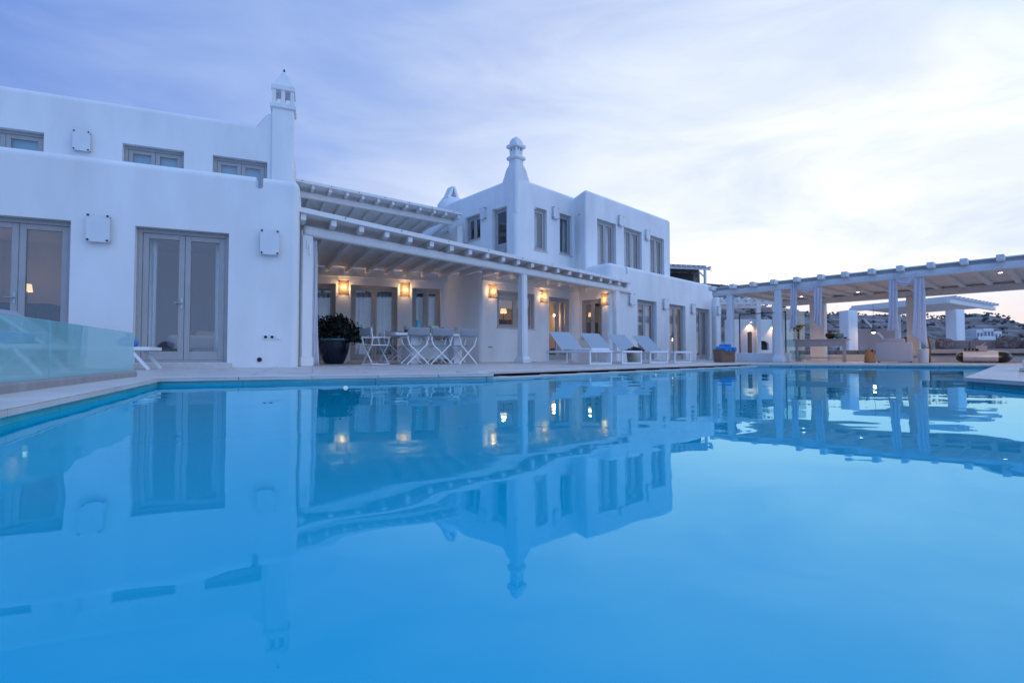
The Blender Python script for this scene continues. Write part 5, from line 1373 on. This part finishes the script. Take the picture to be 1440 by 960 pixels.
# stretched cloud noise
mpc = N('ShaderNodeMapping'); mpc.inputs['Scale'].default_value = (1.0, 1.6, 4.2); mpc.inputs['Rotation'].default_value = (radians(8), radians(14), radians(20)); L(nv.outputs[0], mpc.inputs['Vector'])
n1 = N('ShaderNodeTexNoise'); n1.inputs['Scale'].default_value = 2.1; n1.inputs['Detail'].default_value = 7; n1.inputs['Roughness'].default_value = .55; n1.inputs['Distortion'].default_value = .5; L(mpc.outputs[0], n1.inputs['Vector'])
def math(op, a, b=None, c=None, clamp=False):
    m = N('ShaderNodeMath'); m.operation = op; m.use_clamp = clamp
    for i, x in enumerate((a, b, c)):
        if x is None: continue
        if isinstance(x, (int, float)): m.inputs[i].default_value = x
        else: L(x, m.inputs[i])
    return m.outputs[0]
cl = math('MULTIPLY_ADD', n1.outputs['Fac'], .27, -.135)
gf = math('ADD', math('MULTIPLY_ADD', glow, .5, .5), math('MULTIPLY_ADD', sep.outputs['Z'], -.125, cl))
ramp = N('ShaderNodeValToRGB'); L(gf, ramp.inputs['Fac']); e = ramp.color_ramp.elements
def srgb(r, g, b): return tuple(((c/255/12.92) if c/255 <= .04045 else ((c/255+.055)/1.055)**2.4) for c in (r, g, b))+(1,)
e[0].position = 0; e[0].color = srgb(112, 142, 208)
e[1].position = 1; e[1].color = srgb(246, 247, 251)
for p, c in ((.45, (108, 142, 214)), (.62, (124, 157, 226)), (.74, (158, 185, 239)), (.84, (198, 214, 248)), (.92, (222, 232, 249)), (.97, (241, 245, 252))):
    x = ramp.color_ramp.elements.new(p); x.color = srgb(*c)
# pink belt at the horizon near the sunset
hz_ = math('SUBTRACT', 1, math('MULTIPLY', math('ABSOLUTE', sep.outputs['Z']), 8.5), None, True)
pk = math('MULTIPLY', hz_, math('MULTIPLY_ADD', glow, 1.3, -.35, True), None, True)
mxp = N('ShaderNodeMix'); mxp.data_type = 'RGBA'; L(pk, mxp.inputs['Factor']); L(ramp.outputs[0], mxp.inputs['A']); mxp.inputs['B'].default_value = srgb(252, 223, 214)
add = N('ShaderNodeMix'); add.data_type = 'RGBA'; add.blend_type = 'ADD'; add.inputs['Factor'].default_value = .003; L(mxp.outputs['Result'], add.inputs['A']); L(sky.outputs[0], add.inputs['B'])
bk = math('MULTIPLY_ADD', math('ADD', math('MULTIPLY_ADD', sep.outputs['X'], .55, math('MULTIPLY', sep.outputs['Y'], -.85)), math('MULTIPLY', sep.outputs['Z'], .5)), 1.1, .05, True)  # unseen sky behind the camera, brightened to fill the facades
mxb = N('ShaderNodeMix'); mxb.data_type = 'RGBA'; L(bk, mxb.inputs['Factor']); L(add.outputs['Result'], mxb.inputs['A']); mxc = N('ShaderNodeMix'); mxc.data_type = 'RGBA'; L(math('MULTIPLY_ADD', sep.outputs['X'], .85, .22, True), mxc.inputs['Factor'])
mxc.inputs['A'].default_value = (.30, .64, 1.38, 1); mxc.inputs['B'].default_value = (.84, 1.10, 1.66, 1)
L(mxc.outputs['Result'], mxb.inputs['B'])
L(mxb.outputs['Result'], bg.inputs['Color']); L(math('ADD', math('MULTIPLY', math('MULTIPLY', math('MULTIPLY_ADD', gf, 4.5, -3.7, True), math('SUBTRACT', 1, pk)), .20), 1.0), bg.inputs['Strength'])
sl = bpy.data.lights.new('sun', 'SUN'); sl.energy = .03; sl.angle = radians(60); sl.color = (1, .78, .66)
so = bpy.data.objects.new('sun', sl); COL.objects.link(so)
dv = -Vector((sin(SUNAZ)*cos(radians(6)), cos(SUNAZ)*cos(radians(6)), sin(radians(6)))); so.rotation_euler = dv.to_track_quat('-Z', 'Y').to_euler(); so.location = (30, 45, 20)

cam = bpy.data.cameras.new('camera'); co = bpy.data.objects.new('camera', cam); COL.objects.link(co); S.camera = co
cam.sensor_width = 36; cam.lens = FPX/1440*36; cam.clip_start = .02; cam.clip_end = 12000
co.location = (0, 0, CZ); co.rotation_euler = (pi/2+TILT, 0, 0)
S.view_settings.view_transform = 'Standard'; S.view_settings.look = 'None'; S.view_settings.exposure = 0.0; S.view_settings.gamma = 1
S.render.engine = 'CYCLES'; c = S.cycles
c.use_denoising = True; c.denoiser = 'OPENIMAGEDENOISE'; c.max_bounces = 10; c.transparent_max_bounces = 24; c.diffuse_bounces = 5; c.glossy_bounces = 5
c.caustics_reflective = False; c.caustics_refractive = False; c.sample_clamp_indirect = 6; c.blur_glossy = .3
